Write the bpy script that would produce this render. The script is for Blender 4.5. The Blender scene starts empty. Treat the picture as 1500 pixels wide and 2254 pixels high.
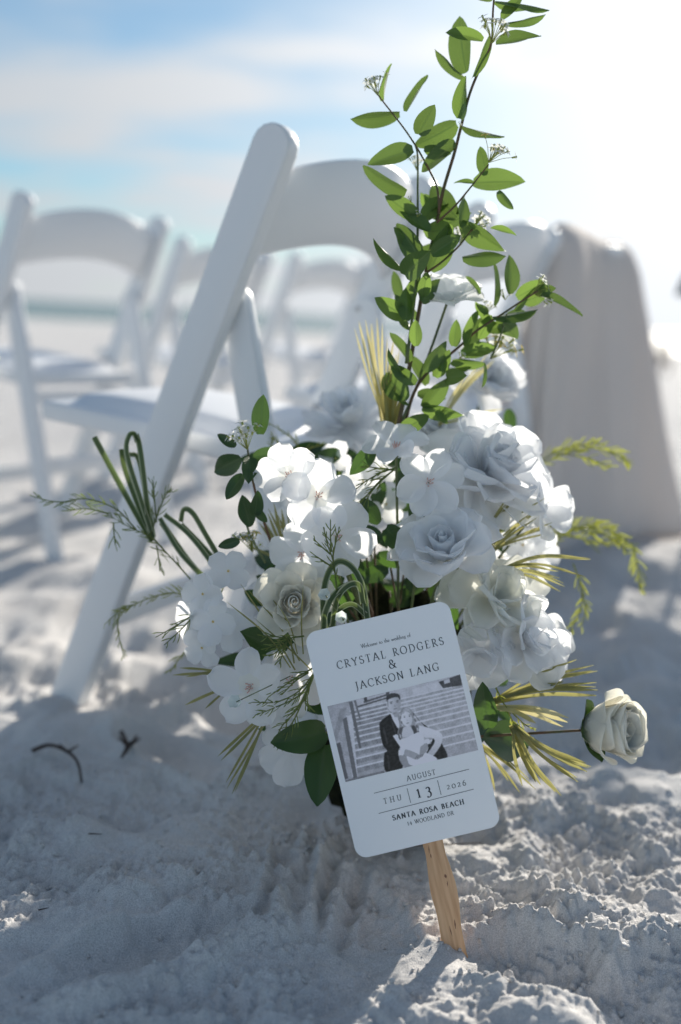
import bpy, bmesh, math, random
import numpy as np
from mathutils import Vector, Matrix

scene = bpy.context.scene
COL = scene.collection
R = math.radians
rnd = random.Random(7)

# ------------------------------------------------------------------ camera
CAM_H, PITCH, ROLL = 0.576, 0.195, R(3.03)
LENS, FPX, PW, PH = 35.0, 35.0 / 36.0 * 2254.0, 1500.0, 2254.0
FWD = Vector((0, math.cos(PITCH), -math.sin(PITCH)))
_r0 = Vector((1, 0, 0)); _u0 = Vector((0, math.sin(PITCH), math.cos(PITCH)))
RIGHT = _r0 * math.cos(ROLL) + _u0 * math.sin(ROLL)
UP = -_r0 * math.sin(ROLL) + _u0 * math.cos(ROLL)
BACK = -FWD
CAM = Vector((0, 0, CAM_H))

def P(px, py, d):
    """photo pixel + real distance along the view axis -> world point"""
    return CAM + FWD * d + RIGHT * ((px - PW / 2) / FPX * d) - UP * ((py - PH / 2) / FPX * d)

cam_data = bpy.data.cameras.new('camera')
cam = bpy.data.objects.new('camera', cam_data); COL.objects.link(cam)
cam_data.sensor_fit = 'VERTICAL'; cam_data.sensor_height = 36.0; cam_data.lens = LENS
cam_data.clip_start = 0.02; cam_data.clip_end = 20000
m = Matrix.Identity(4)
for i in range(3):
    m[i][0] = RIGHT[i]; m[i][1] = UP[i]; m[i][2] = BACK[i]; m[i][3] = CAM[i]
cam.matrix_world = m
cam_data.dof.use_dof = True
cam_data.dof.focus_distance = 0.955
cam_data.dof.aperture_fstop = 1.8
cam_data.dof.aperture_blades = 0
scene.camera = cam

# ------------------------------------------------------------------ sun and sky
SUN_AZ, SUN_EL = 22.5, 19.5            # azimuth to the right of the view direction (+Y)
sdir = Vector((math.sin(R(SUN_AZ)) * math.cos(R(SUN_EL)), math.cos(R(SUN_AZ)) * math.cos(R(SUN_EL)), math.sin(R(SUN_EL))))
sun_data = bpy.data.lights.new('sun', 'SUN'); sun_data.energy = 5.0; sun_data.angle = R(0.6)
sun_data.color = (1.0, 0.93, 0.82)
sun = bpy.data.objects.new('sun', sun_data); COL.objects.link(sun)
sun.rotation_euler = sdir.to_track_quat('Z', 'Y').to_euler()
sun.location = (6, 8, 6)

world = bpy.data.worlds.new('World'); scene.world = world; world.use_nodes = True
wn, wl = world.node_tree.nodes, world.node_tree.links
wn.clear()
out = wn.new('ShaderNodeOutputWorld'); bg = wn.new('ShaderNodeBackground')
bg.inputs['Strength'].default_value = 0.08
wl.new(bg.outputs[0], out.inputs[0])
sky = wn.new('ShaderNodeTexSky'); sky.sky_type = 'NISHITA'; sky.sun_disc = False
sky.sun_elevation = R(SUN_EL); sky.sun_rotation = R(SUN_AZ)
sky.air_density = 1.0; sky.dust_density = 0.25; sky.ozone_density = 2.0
tc = wn.new('ShaderNodeTexCoord')
def wmath(op, a, b=None, c=None):
    n = wn.new('ShaderNodeMath'); n.operation = op
    for i, v in enumerate((a, b, c)):
        if v is None: continue
        if isinstance(v, (int, float)): n.inputs[i].default_value = v
        else: wl.new(v, n.inputs[i])
    return n.outputs[0]
sep = wn.new('ShaderNodeSeparateXYZ'); wl.new(tc.outputs['Generated'], sep.inputs[0])
zz = wmath('ADD', wmath('MAXIMUM', sep.outputs[2], 0.0), 0.16)
comb = wn.new('ShaderNodeCombineXYZ')
wl.new(wmath('DIVIDE', sep.outputs[0], zz), comb.inputs[0])
wl.new(wmath('MULTIPLY', wmath('DIVIDE', sep.outputs[1], zz), 1.7), comb.inputs[1])
mp = wn.new('ShaderNodeMapping'); wl.new(comb.outputs[0], mp.inputs[0])
mp.inputs['Location'].default_value = (3.1, 0.35, 0.0)
noi = wn.new('ShaderNodeTexNoise'); wl.new(mp.outputs[0], noi.inputs['Vector'])
noi.inputs['Scale'].default_value = 0.62; noi.inputs['Detail'].default_value = 5; noi.inputs['Roughness'].default_value = 0.5
ramp = wn.new('ShaderNodeMapRange'); ramp.interpolation_type = 'SMOOTHSTEP'
ramp.inputs['From Min'].default_value = 0.44; ramp.inputs['From Max'].default_value = 0.66
wl.new(noi.outputs[0], ramp.inputs['Value'])
dotn = wn.new('ShaderNodeVectorMath'); dotn.operation = 'DOT_PRODUCT'
wl.new(tc.outputs['Generated'], dotn.inputs[0]); dotn.inputs[1].default_value = sdir
dpos = wmath('MAXIMUM', dotn.outputs['Value'], 0.0)
glow = wmath('ADD', wmath('MULTIPLY', wmath('POWER', dpos, 8.0), 6.0), 5.5)   # thin cloud is brighter towards the sun
haze_ = wmath('MULTIPLY', wmath('EXPONENT', wmath('MULTIPLY', wmath('MAXIMUM', sep.outputs[2], 0.0), -13.0)), 1.0)
mask = wmath('MINIMUM', wmath('ADD', wmath('ADD', wmath('MULTIPLY', ramp.outputs[0], 0.8), haze_), wmath('MULTIPLY', wmath('POWER', dpos, 11.0), 1.1)), 1.0)
cc = wn.new('ShaderNodeVectorMath'); cc.operation = 'SCALE'; cc.inputs[0].default_value = (0.935, 0.975, 1.02)
wl.new(glow, cc.inputs['Scale'])
mix = wn.new('ShaderNodeMix'); mix.data_type = 'RGBA'
tint = wn.new('ShaderNodeVectorMath'); tint.operation = 'MULTIPLY'; tint.inputs[1].default_value = (0.52, 0.86, 1.0)   # deep clear-air blue
wl.new(sky.outputs[0], tint.inputs[0])
wl.new(mask, mix.inputs['Factor']); wl.new(tint.outputs[0], mix.inputs['A']); wl.new(cc.outputs[0], mix.inputs['B'])
wl.new(mix.outputs['Result'], bg.inputs['Color'])

vs = scene.view_settings
vs.view_transform = 'Standard'; vs.look = 'None'; vs.exposure = 0.46; vs.gamma = 1.0; vs.use_curve_mapping = False
scene.render.engine = 'CYCLES'
scene.cycles.use_denoising = True
scene.cycles.max_bounces = 8; scene.cycles.diffuse_bounces = 5; scene.cycles.transmission_bounces = 6; scene.cycles.transparent_max_bounces = 8
scene.cycles.sample_clamp_indirect = 6.0

# ------------------------------------------------------------------ helpers
def tag(o, label=None, cat=None, group=None, kind=None):
    if label: o['label'] = label
    if cat: o['category'] = cat
    if group: o['group'] = group
    if kind: o['kind'] = kind
    return o

def empty(name, loc, label, cat, group=None, rz=0.0):
    o = bpy.data.objects.new(name, None); COL.objects.link(o)
    o.empty_display_size = 0.02
    o.location = loc; o.rotation_euler = (0, 0, rz)
    return tag(o, label, cat, group)

def mesh_from(name, verts, faces, smooth=True, uvs=None):
    me = bpy.data.meshes.new(name)
    me.from_pydata([tuple(v) for v in verts], [], faces)
    if smooth:
        me.polygons.foreach_set('use_smooth', [True] * len(me.polygons))
    if uvs is not None:
        uvl = me.uv_layers.new(name='UVMap')
        li = np.empty(len(me.loops), dtype=np.int32); me.loops.foreach_get('vertex_index', li)
        uvl.data.foreach_set('uv', np.asarray(uvs, dtype=np.float32)[li].ravel())
    me.update()
    return me

def add(name, me, mats, parent=None, matrix=None):
    """link one mesh object; `matrix` is in world space, meshes are in world space when it is None"""
    o = bpy.data.objects.new(name, me); COL.objects.link(o)
    if mats is not None and len(me.materials) == 0:
        for mt in (mats if isinstance(mats, (list, tuple)) else [mats]): me.materials.append(mt)
    mw = matrix if matrix is not None else Matrix.Identity(4)
    if parent is not None:
        o.parent = parent
        mw = WM[parent.name].inverted() @ mw if parent.name in WM else mw
    o.matrix_local = mw if parent is not None else mw
    WM[o.name] = (WM[parent.name] if parent is not None and parent.name in WM else Matrix.Identity(4)) @ mw
    return o
WM = {}
def root(name, loc, label, cat, group=None):
    o = empty(name, loc, label, cat, group)
    WM[o.name] = Matrix.Translation(Vector(loc))
    return o
def sub_root(name, parent, matrix):
    """an empty part that carries sub-parts"""
    o = bpy.data.objects.new(name, None); COL.objects.link(o); o.empty_display_size = 0.01
    o.parent = parent; o.matrix_local = WM[parent.name].inverted() @ matrix; WM[o.name] = matrix
    return o

def catmull(pts, n=6):
    pts = [Vector(p) for p in pts]
    if len(pts) < 3:
        return [pts[0].lerp(pts[-1], i / n) for i in range(n + 1)]
    q = [pts[0] * 2 - pts[1]] + pts + [pts[-1] * 2 - pts[-2]]
    o = []
    for i in range(1, len(q) - 2):
        a, b, c, d = q[i - 1], q[i], q[i + 1], q[i + 2]
        for k in range(n):
            t = k / n
            o.append(0.5 * ((2 * b) + (c - a) * t + (2 * a - 5 * b + 4 * c - d) * t * t + (3 * b - a - 3 * c + d) * t ** 3))
    o.append(pts[-1]); return o

class MB:
    """collects geometry of one mesh"""
    def __init__(s): s.v = []; s.f = []; s.mi = []; s.uv = []
    def quadstrip(s, rows, closed=False, mi=0, uvs=None):
        b = len(s.v); n = len(rows[0])
        for r in rows: s.v += [tuple(p) for p in r]
        s.uv += uvs if uvs else [(0.5, 0.5)] * (len(rows) * n)
        for i in range(len(rows) - 1):
            for j in range(n if closed else n - 1):
                k = (j + 1) % n
                s.f.append((b + i * n + j, b + i * n + k, b + (i + 1) * n + k, b + (i + 1) * n + j)); s.mi.append(mi)
    def tube(s, pts, r0, r1=None, n=6, mi=0, sm=0):
        if sm: pts = catmull(pts, sm)
        pts = [Vector(p) for p in pts]; r1 = r0 if r1 is None else r1
        rows = []; ref = None
        for i, p in enumerate(pts):
            t = (pts[min(i + 1, len(pts) - 1)] - pts[max(i - 1, 0)])
            t = t.normalized() if t.length > 1e-9 else Vector((0, 0, 1))
            if ref is None: ref = Vector((0.31, 0.77, 0.55)) if abs(t.dot(Vector((0.31, 0.77, 0.55)))) < 0.9 else Vector((1, 0, 0))
            ref = (ref - t * ref.dot(t)).normalized(); w = t.cross(ref)
            r = r0 + (r1 - r0) * i / max(1, len(pts) - 1)
            rows.append([p + ref * (r * math.cos(a)) + w * (r * math.sin(a)) for a in [2 * math.pi * k / n for k in range(n)]])
        b = len(s.v)
        s.quadstrip(rows, True, mi)
        m_ = len(rows)
        s.f.append(tuple(b + j for j in reversed(range(n)))); s.mi.append(mi)
        s.f.append(tuple(b + (m_ - 1) * n + j for j in range(n))); s.mi.append(mi)
    def ribbon(s, pts, w, nrm, mi=0, taper=True, fold=0.15, sm=5):
        """grass blade: a ribbon along pts with a slight V section"""
        pts = catmull(pts, sm); n = len(pts); rows = []; uv = []
        for i, p in enumerate(pts):
            t = (pts[min(i + 1, n - 1)] - pts[max(i - 1, 0)]).normalized()
            side = t.cross(nrm); side = side.normalized() if side.length > 1e-6 else RIGHT
            nn = side.cross(t).normalized(); v = i / (n - 1)
            ww = w * 0.5 * ((1 - 0.25 * (1 - v)) * (min(1.0, (1 - v) * 4.0 + 0.12)) if taper else 1.0)
            rows.append([p - side * ww, p - nn * (ww * fold * 2), p + side * ww]); uv += [(0, v), (0.5, v), (1, v)]
        s.quadstrip(rows, False, mi, uv)
    def mesh(s, name, smooth=True):
        me = mesh_from(name, s.v, s.f, smooth, s.uv if len(s.uv) == len(s.v) else None)
        me.polygons.foreach_set('material_index', s.mi)
        return me

# ------------------------------------------------------------------ materials
def mat(name, col=(0.5, 0.5, 0.5), rough=0.5, spec=0.5):
    mt = bpy.data.materials.new(name); mt.use_nodes = True
    b = mt.node_tree.nodes['Principled BSDF']
    b.inputs['Base Color'].default_value = (*col, 1); b.inputs['Roughness'].default_value = rough
    b.inputs['Specular IOR Level'].default_value = spec
    return mt
def nd(mt, t, **kw):
    n = mt.node_tree.nodes.new(t)
    for k, v in kw.items():
        if hasattr(n, k): setattr(n, k, v)
        else: n.inputs[k].default_value = v
    return n
def lk(mt, a, b): mt.node_tree.links.new(a, b)
def bsdf(mt): return mt.node_tree.nodes['Principled BSDF']
def add_translucent(mt, col, fac, colsock=None):
    tr = nd(mt, 'ShaderNodeBsdfTranslucent'); tr.inputs['Color'].default_value = (*col, 1)
    if colsock is not None: lk(mt, colsock, tr.inputs['Color'])
    mx = nd(mt, 'ShaderNodeMixShader'); mx.inputs[0].default_value = fac
    outp = mt.node_tree.nodes['Material Output']
    lk(mt, bsdf(mt).outputs[0], mx.inputs[1]); lk(mt, tr.outputs[0], mx.inputs[2]); lk(mt, mx.outputs[0], outp.inputs['Surface'])
def noise_color(mt, scale, c0, c1, detail=3, lo=0.35, hi=0.65, coord='Object'):
    t = nd(mt, 'ShaderNodeTexCoord'); n = nd(mt, 'ShaderNodeTexNoise'); n.inputs['Scale'].default_value = scale; n.inputs['Detail'].default_value = detail
    lk(mt, t.outputs[coord], n.inputs['Vector'])
    r = nd(mt, 'ShaderNodeValToRGB'); r.color_ramp.elements[0].position = lo; r.color_ramp.elements[1].position = hi
    r.color_ramp.elements[0].color = (*c0, 1); r.color_ramp.elements[1].color = (*c1, 1)
    lk(mt, n.outputs[0], r.inputs[0]); lk(mt, r.outputs[0], bsdf(mt).inputs['Base Color'])
    return r.outputs[0]
def add_bump(mt, scale, strength, dist=0.001, detail=4, coord='Object'):
    t = nd(mt, 'ShaderNodeTexCoord'); n = nd(mt, 'ShaderNodeTexNoise'); n.inputs['Scale'].default_value = scale; n.inputs['Detail'].default_value = detail
    lk(mt, t.outputs[coord], n.inputs['Vector'])
    b = nd(mt, 'ShaderNodeBump'); b.inputs['Strength'].default_value = strength; b.inputs['Distance'].default_value = dist
    lk(mt, n.outputs[0], b.inputs['Height']); lk(mt, b.outputs[0], bsdf(mt).inputs['Normal'])

def leaf_material(name, c_dark, c_light, vein, tcol, tfac=0.42, rough=0.42):
    mt = mat(name, c_dark, rough, 0.45)
    uv = nd(mt, 'ShaderNodeUVMap'); sp = nd(mt, 'ShaderNodeSeparateXYZ'); lk(mt, uv.outputs[0], sp.inputs[0])
    def mth(op, a, b=None):
        n = nd(mt, 'ShaderNodeMath'); n.operation = op
        for i, v in enumerate((a, b)):
            if v is None: continue
            if isinstance(v, (int, float)): n.inputs[i].default_value = v
            else: lk(mt, v, n.inputs[i])
        return n.outputs[0]
    du = mth('ABSOLUTE', mth('SUBTRACT', sp.outputs[0], 0.5))
    mid = mth('LESS_THAN', du, 0.035)
    wv = mth('SINE', mth('MULTIPLY', mth('SUBTRACT', sp.outputs[1], mth('MULTIPLY', du, 0.55)), 62.0))
    side = mth('MULTIPLY', mth('GREATER_THAN', wv, 0.9), 0.35)
    vf = mth('MAXIMUM', mth('MULTIPLY', mid, 0.8), side)
    oi = nd(mt, 'ShaderNodeObjectInfo')
    t = nd(mt, 'ShaderNodeTexCoord'); n = nd(mt, 'ShaderNodeTexNoise'); n.inputs['Scale'].default_value = 5.0; n.inputs['Detail'].default_value = 3
    lk(mt, t.outputs['Object'], n.inputs['Vector'])
    f = mth('ADD', mth('MULTIPLY', oi.outputs['Random'], 0.6), mth('MULTIPLY', n.outputs[0], 0.4))
    mx = nd(mt, 'ShaderNodeMix'); mx.data_type = 'RGBA'; mx.inputs['A'].default_value = (*c_dark, 1); mx.inputs['B'].default_value = (*c_light, 1)
    lk(mt, f, mx.inputs['Factor'])
    mv = nd(mt, 'ShaderNodeMix'); mv.data_type = 'RGBA'; mv.inputs['B'].default_value = (*vein, 1)
    lk(mt, vf, mv.inputs['Factor']); lk(mt, mx.outputs['Result'], mv.inputs['A'])
    lk(mt, mv.outputs['Result'], bsdf(mt).inputs['Base Color'])
    bm_ = nd(mt, 'ShaderNodeBump'); bm_.inputs['Strength'].default_value = 0.35; bm_.inputs['Distance'].default_value = 0.0006
    lk(mt, vf, bm_.inputs['Height']); lk(mt, bm_.outputs[0], bsdf(mt).inputs['Normal'])
    tm = nd(mt, 'ShaderNodeMix'); tm.data_type = 'RGBA'; tm.inputs['A'].default_value = (*tcol, 1)
    tm.inputs['B'].default_value = (tcol[0] * 0.45, tcol[1] * 0.5, tcol[2] * 0.45, 1); lk(mt, vf, tm.inputs['Factor'])
    add_translucent(mt, tcol, tfac, tm.outputs['Result'])
    mxs = [n for n in mt.node_tree.nodes if n.type == 'MIX_SHADER'][0]
    lk(mt, mth('ADD', mth('MULTIPLY', mth('FRACT', mth('MULTIPLY', oi.outputs['Random'], 7.3)), tfac * 0.8), tfac * 0.5), mxs.inputs[0])
    return mt

M = {}
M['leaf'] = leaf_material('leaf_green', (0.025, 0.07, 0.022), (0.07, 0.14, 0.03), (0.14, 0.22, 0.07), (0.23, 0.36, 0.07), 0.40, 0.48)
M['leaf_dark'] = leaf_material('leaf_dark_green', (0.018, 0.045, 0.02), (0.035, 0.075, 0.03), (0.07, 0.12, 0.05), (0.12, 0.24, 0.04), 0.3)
M['stem'] = mat('stem_brown', (0.09, 0.055, 0.03), 0.6); noise_color(M['stem'], 60, (0.06, 0.07, 0.02), (0.14, 0.07, 0.035))
M['stem_green'] = mat('stem_green', (0.09, 0.13, 0.05), 0.5); noise_color(M['stem_green'], 40, (0.06, 0.09, 0.03), (0.16, 0.19, 0.07))
def petal_material(name, col, tcol, tfac, rough=0.6):
    mt = mat(name, col, rough, 0.3)
    noise_color(mt, 45, tuple(c * 0.97 for c in col), col)
    uv = nd(mt, 'ShaderNodeUVMap'); mp_ = nd(mt, 'ShaderNodeMapping'); mp_.inputs['Scale'].default_value = (26, 2.2, 1); lk(mt, uv.outputs[0], mp_.inputs[0])
    nz = nd(mt, 'ShaderNodeTexNoise'); nz.inputs['Scale'].default_value = 1.0; nz.inputs['Detail'].default_value = 4; lk(mt, mp_.outputs[0], nz.inputs['Vector'])
    bp = nd(mt, 'ShaderNodeBump'); bp.inputs['Strength'].default_value = 0.28; bp.inputs['Distance'].default_value = 0.0012; lk(mt, nz.outputs[0], bp.inputs['Height']); lk(mt, bp.outputs[0], bsdf(mt).inputs['Normal'])
    add_translucent(mt, tcol, tfac); return mt
M['petal'] = petal_material('petal_white', (0.95, 0.955, 0.965), (0.96, 0.97, 0.98), 0.60)
M['petal_cream'] = petal_material('petal_cream_foam', (0.95, 0.935, 0.88), (0.98, 0.965, 0.90), 0.62, 0.7)
M['petal_ivory'] = petal_material('petal_ivory', (0.93, 0.93, 0.88), (0.97, 0.97, 0.92), 0.66)
M['anther'] = mat('anther_pink', (0.75, 0.45, 0.38), 0.6)
M['pollen'] = mat('pollen_yellow', (0.75, 0.55, 0.12), 0.7)
M['blossom'] = petal_material('blossom_white', (0.92, 0.92, 0.9), (0.95, 0.95, 0.9), 0.6)
M['stalk'] = mat('stalk_yellowgreen', (0.45, 0.5, 0.14), 0.5); add_translucent(M['stalk'], (0.5, 0.55, 0.1), 0.3)
M['grass'] = mat('grass_olive', (0.25, 0.25, 0.06), 0.35, 0.6); noise_color(M['grass'], 25, (0.12, 0.14, 0.04), (0.33, 0.31, 0.12)); add_translucent(M['grass'], (0.5, 0.47, 0.17), 0.4)
M['grass_pale'] = mat('grass_pale', (0.62, 0.58, 0.36), 0.45); noise_color(M['grass_pale'], 25, (0.45, 0.43, 0.16), (0.72, 0.68, 0.46)); add_translucent(M['grass_pale'], (0.7, 0.62, 0.3), 0.4)
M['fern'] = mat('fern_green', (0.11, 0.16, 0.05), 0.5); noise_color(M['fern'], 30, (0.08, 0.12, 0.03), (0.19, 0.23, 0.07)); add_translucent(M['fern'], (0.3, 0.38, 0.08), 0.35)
M['fern_lit'] = mat('fern_sunlit', (0.2, 0.24, 0.05), 0.5); noise_color(M['fern_lit'], 30, (0.14, 0.2, 0.03), (0.34, 0.34, 0.09)); add_translucent(M['fern_lit'], (0.45, 0.48, 0.08), 0.45)  # brighter, yellower copy of the fern green, sunlight put into its colour
# variegated ribbon grass: dark green with a pale margin (uv.x runs across the blade)
mt = mat('grass_variegated', (0.05, 0.09, 0.04), 0.4); M['ribbon'] = mt
uv = nd(mt, 'ShaderNodeUVMap'); sp = nd(mt, 'ShaderNodeSeparateXYZ'); lk(mt, uv.outputs[0], sp.inputs[0])
rp = nd(mt, 'ShaderNodeValToRGB'); e = rp.color_ramp.elements
e[0].position = 0.0; e[0].color = (0.55, 0.56, 0.42, 1); e[1].position = 1.0; e[1].color = (0.55, 0.56, 0.42, 1)
for pos, c in ((0.12, (0.40, 0.43, 0.27, 1)), (0.22, (0.06, 0.10, 0.04, 1)), (0.45, (0.045, 0.08, 0.03, 1)), (0.5, (0.10, 0.15, 0.06, 1)), (0.55, (0.045, 0.08, 0.03, 1)), (0.78, (0.05, 0.09, 0.035, 1)), (0.88, (0.40, 0.43, 0.27, 1))):
    x = e.new(pos); x.color = c
lk(mt, sp.outputs[0], rp.inputs[0]); lk(mt, rp.outputs[0], bsdf(mt).inputs['Base Color']); add_translucent(mt, (0.2, 0.28, 0.08), 0.25)
# ------------------------------------------------------------------ sand (one sheet to the sea)
def _hash(ix, iy, seed):
    h = (ix.astype(np.int64) * 374761393 + iy.astype(np.int64) * 668265263 + seed * 974634777) & 0x7fffffff
    h = ((h ^ (h >> 13)) * 1274126177) & 0x7fffffff
    return (h ^ (h >> 16)) & 0x7fffffff
def perlin(x, y, seed=0):
    ix, iy = np.floor(x), np.floor(y); fx, fy = x - ix, y - iy
    def g(dx, dy):
        a = _hash(ix + dx, iy + dy, seed) / 0x7fffffff * 2 * np.pi
        return np.cos(a) * (fx - dx) + np.sin(a) * (fy - dy)
    u = fx * fx * fx * (fx * (fx * 6 - 15) + 10); v = fy * fy * fy * (fy * (fy * 6 - 15) + 10)
    a = g(0, 0) * (1 - u) + g(1, 0) * u; b = g(0, 1) * (1 - u) + g(1, 1) * u
    return (a * (1 - v) + b * v) * 1.4

nr = np.random.RandomState(11)
prints = []
for _ in range(150):                       # trampled sand: footprints with pushed-up rims
    y = 0.75 + 5.5 * nr.rand() ** 1.3; x = (nr.rand() - 0.5) * (1.4 + 0.9 * y)
    prints.append((x, y, 0.035 + 0.03 * nr.rand(), 0.08 + 0.06 * nr.rand(), nr.rand() * np.pi, 0.012 + 0.018 * nr.rand()))
BUMPS = [(-0.385, 1.27, 0.09, 0.014), (-0.30, 1.26, 0.06, 0.012), (0.62, 2.35, 0.25, 0.045), (0.9, 2.35, 0.3, 0.05), (0.32, 0.86, 0.13, 0.008), (0.18, 0.79, 0.05, 0.006),
         (0.45, 1.02, 0.12, 0.014), (0.20, 1.0, 0.08, 0.010), (-0.28, 0.98, 0.09, 0.010), (-0.12, 0.80, 0.08, 0.003)]
def macro(x, y):
    x = np.asarray(x, float); y = np.asarray(y, float)
    r = np.hypot(x, y - 1.0)
    far = np.clip((y - 2.0) / 20.0, 0, 1)
    h = 0.012 * perlin(x * 2.2, y * 2.2, 1) + 0.008 * perlin(x * 5.1, y * 5.1, 2)
    h += (0.010 + 0.004 * np.clip((y - 1.3), 0, 1)) * perlin(x * 9.0, y * 9.0, 3) * (0.5 + 0.5 * np.clip(y - 0.9, 0, 1))
    h += far * 0.05 * perlin(x * 0.45, y * 0.45, 4)
    h += np.clip((y - 1.25) / 0.3, 0, 1) * np.clip((9 - y) / 4, 0, 1) * (0.010 * perlin(x * 7.3, y * 7.3, 41) + 0.007 * np.tanh(5 * perlin(x * 5.0, y * 5.0, 42)) + 0.004 * perlin(x * 19, y * 19, 43))
    sh = h.shape; h = h.ravel(); idx = np.nonzero((r < 7.5).ravel())[0]; nxv = x.ravel()[idx]; nyv = y.ravel()[idx]; acc = np.zeros(len(idx))
    for (px, py, a, b, th, dep) in prints:
        c, s = np.cos(th), np.sin(th)
        k_ = np.nonzero((np.abs(nxv - px) < 0.32) & (np.abs(nyv - py) < 0.32))[0]
        if not len(k_): continue
        dx, dy = nxv[k_] - px, nyv[k_] - py
        q = np.sqrt(((dx * c + dy * s) / a) ** 2 + ((-dx * s + dy * c) / b) ** 2)
        acc[k_] -= dep * (np.exp(-(q ** 3)) - 0.35 * np.exp(-((q - 1.15) / 0.22) ** 2))
    h[idx] += acc; h = h.reshape(sh)
    for (px, py, a, hh) in BUMPS:
        h += hh * np.exp(-((x - px) ** 2 + (y - py) ** 2) / (a * a))
    # the beach falls gently away to the waterline
    h -= np.clip((y - 30.0) / 60.0, 0, 1) * 1.6
    return h
def gz(x, y): return float(macro(np.array([x]), np.array([y]))[0])

def graded(lo, hi, step, far_lo, far_hi, grow):
    a = list(np.arange(lo, hi, step)); s = step; x = a[-1]
    while x < far_hi:
        s = min(s * grow, 400); x += s; a.append(x)
    b = []; s = step; x = lo
    while x > far_lo:
        s = min(s * grow, 400); x -= s; b.append(x)
    return np.array(b[::-1] + a)
STEP = 0.0022
gx = graded(-0.48, 0.56, STEP, -4000, 4000, 1.075)
gy = graded(0.66, 1.22, STEP, -300, 5000, 1.06)
X, Y = np.meshgrid(gx, gy)
Hm = macro(X, Y)
nearw = np.clip(1 - np.maximum(np.maximum(-0.62 - X, X - 0.8), Y - 1.7) / 0.5, 0, 1) * (np.abs(X) < 2) * (Y < 3) * (Y > 0.2)
clump = np.clip(0.42 + 1.5 * perlin(X * 5.2 + 0.5 * perlin(X * 9, Y * 9, 27), Y * 5.2, 9), 0, 1)
clump = np.clip(clump + 0.9 * np.exp(-((X - 0.12) ** 2 + (Y - 0.86) ** 2) / 0.02), 0, 1)
fine = 0.0044 * perlin(X * 44 + 0.6 * perlin(X * 20, Y * 20, 18), Y * 44, 5) + 0.0040 * perlin(X * 92, Y * 92, 6) * (0.6 + 0.8 * perlin(X * 15, Y * 15, 19)) + 0.0022 * perlin(X * 165, Y * 165, 7)
Hm += nearw * (fine * (0.28 + 1.6 * clump ** 1.4) * (1 + 0.7 * perlin(X * 6 + 3, Y * 6, 17)) + 0.0060 * np.tanh(7 * perlin(X * 4.3, Y * 4.3, 23)) + 0.0042 * np.tanh(8 * perlin(X * 9.7, Y * 9.7, 24)) + 0.0028 * np.tanh(9 * perlin(X * 21, Y * 21, 25)) + 0.0075 * perlin(X * 22, Y * 22, 8) * (0.35 + 0.65 * clump) + 0.004 * perlin(X * 13, Y * 13, 15))
# finger-dragged furrows beside the fan
for k, (fx, ln) in enumerate(((-0.055, 0.20), (-0.030, 0.24), (-0.006, 0.22), (0.018, 0.20), (0.040, 0.17))):
    xx = X - fx - 0.012 * np.sin(Y * 9 + k) - (Y - 0.95) * 0.10
    win = np.clip((Y - 0.83 - 0.015 * (k % 2)) / 0.03, 0, 1) * np.clip((0.83 + ln - Y) / 0.05, 0, 1)
    Hm += win * (-0.0100 * np.exp(-(xx / 0.0065) ** 2) + 0.0080 * np.exp(-((np.abs(xx) - 0.0125) / 0.004) ** 2) * (0.6 + 0.6 * perlin(X * 60, Y * 60, 14)))
# stamped crumbs in the fine zone
fxi = (X[0] >= -0.48) & (X[0] <= 0.56); x0i = np.argmax(fxi); y0i = np.argmax(gy >= 0.66 - 1e-9)
ncr = 0
while ncr < 8000:
    cx, cy = -0.47 + 1.02 * nr.rand(), 0.67 + 0.54 * nr.rand()
    i, j = int((cy - 0.66) / STEP), int((cx + 0.48) / STEP); 
    if i + y0i >= len(gy) or j + x0i >= len(gx): continue
    if nr.rand() > clump[i + y0i, j + x0i] ** 1.5 + 0.03: continue
    ncr += 1
    r = 0.0014 + 0.0044 * nr.rand() ** 3; n = int(r / STEP) + 1
    sl = (slice(max(0, i + y0i - n), i + y0i + n + 1), slice(max(0, j + x0i - n), j + x0i + n + 1))
    d2 = (X[sl] - cx) ** 2 + (Y[sl] - cy) ** 2
    Hm[sl] += np.sqrt(np.maximum(0, r * r - d2)) * (0.4 + 0.4 * nr.rand())
wst = np.exp(-((X - 0.103) ** 2 + (Y - 0.82) ** 2) / 0.065 ** 2); Hm = Hm * (1 - 0.88 * wst)
ny, nx = X.shape
V = np.stack([X, Y, Hm], -1).reshape(-1, 3)
me = bpy.data.meshes.new('sand')
me.vertices.add(len(V)); me.vertices.foreach_set('co', V.astype(np.float32).ravel())
ii, jj = np.meshgrid(np.arange(ny - 1), np.arange(nx - 1), indexing='ij'); a = (ii * nx + jj).ravel()
F = np.stack([a, a + 1, a + nx + 1, a + nx], -1).astype(np.int32)
me.loops.add(F.size); me.loops.foreach_set('vertex_index', F.ravel())
me.polygons.add(len(F)); me.polygons.foreach_set('loop_start', np.arange(0, F.size, 4, dtype=np.int32))
me.update(calc_edges=True); me.validate()
me.polygons.foreach_set('use_smooth', [True] * len(me.polygons))
ms = mat('white_sand', (0.6, 0.57, 0.54), 0.95, 0.15); M['sand'] = ms
cs = noise_color(ms, 9, (0.63, 0.61, 0.595), (0.75, 0.735, 0.72), 6, 0.3, 0.7)
n2 = nd(ms, 'ShaderNodeTexNoise'); n2.inputs['Scale'].default_value = 900; n2.inputs['Detail'].default_value = 2
t2 = nd(ms, 'ShaderNodeTexCoord'); lk(ms, t2.outputs['Object'], n2.inputs['Vector'])
r2 = nd(ms, 'ShaderNodeMapRange'); r2.inputs['From Min'].default_value = 0.3; r2.inputs['From Max'].default_value = 0.7; r2.inputs['To Min'].default_value = 0.70; r2.inputs['To Max'].default_value = 1.18
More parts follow.
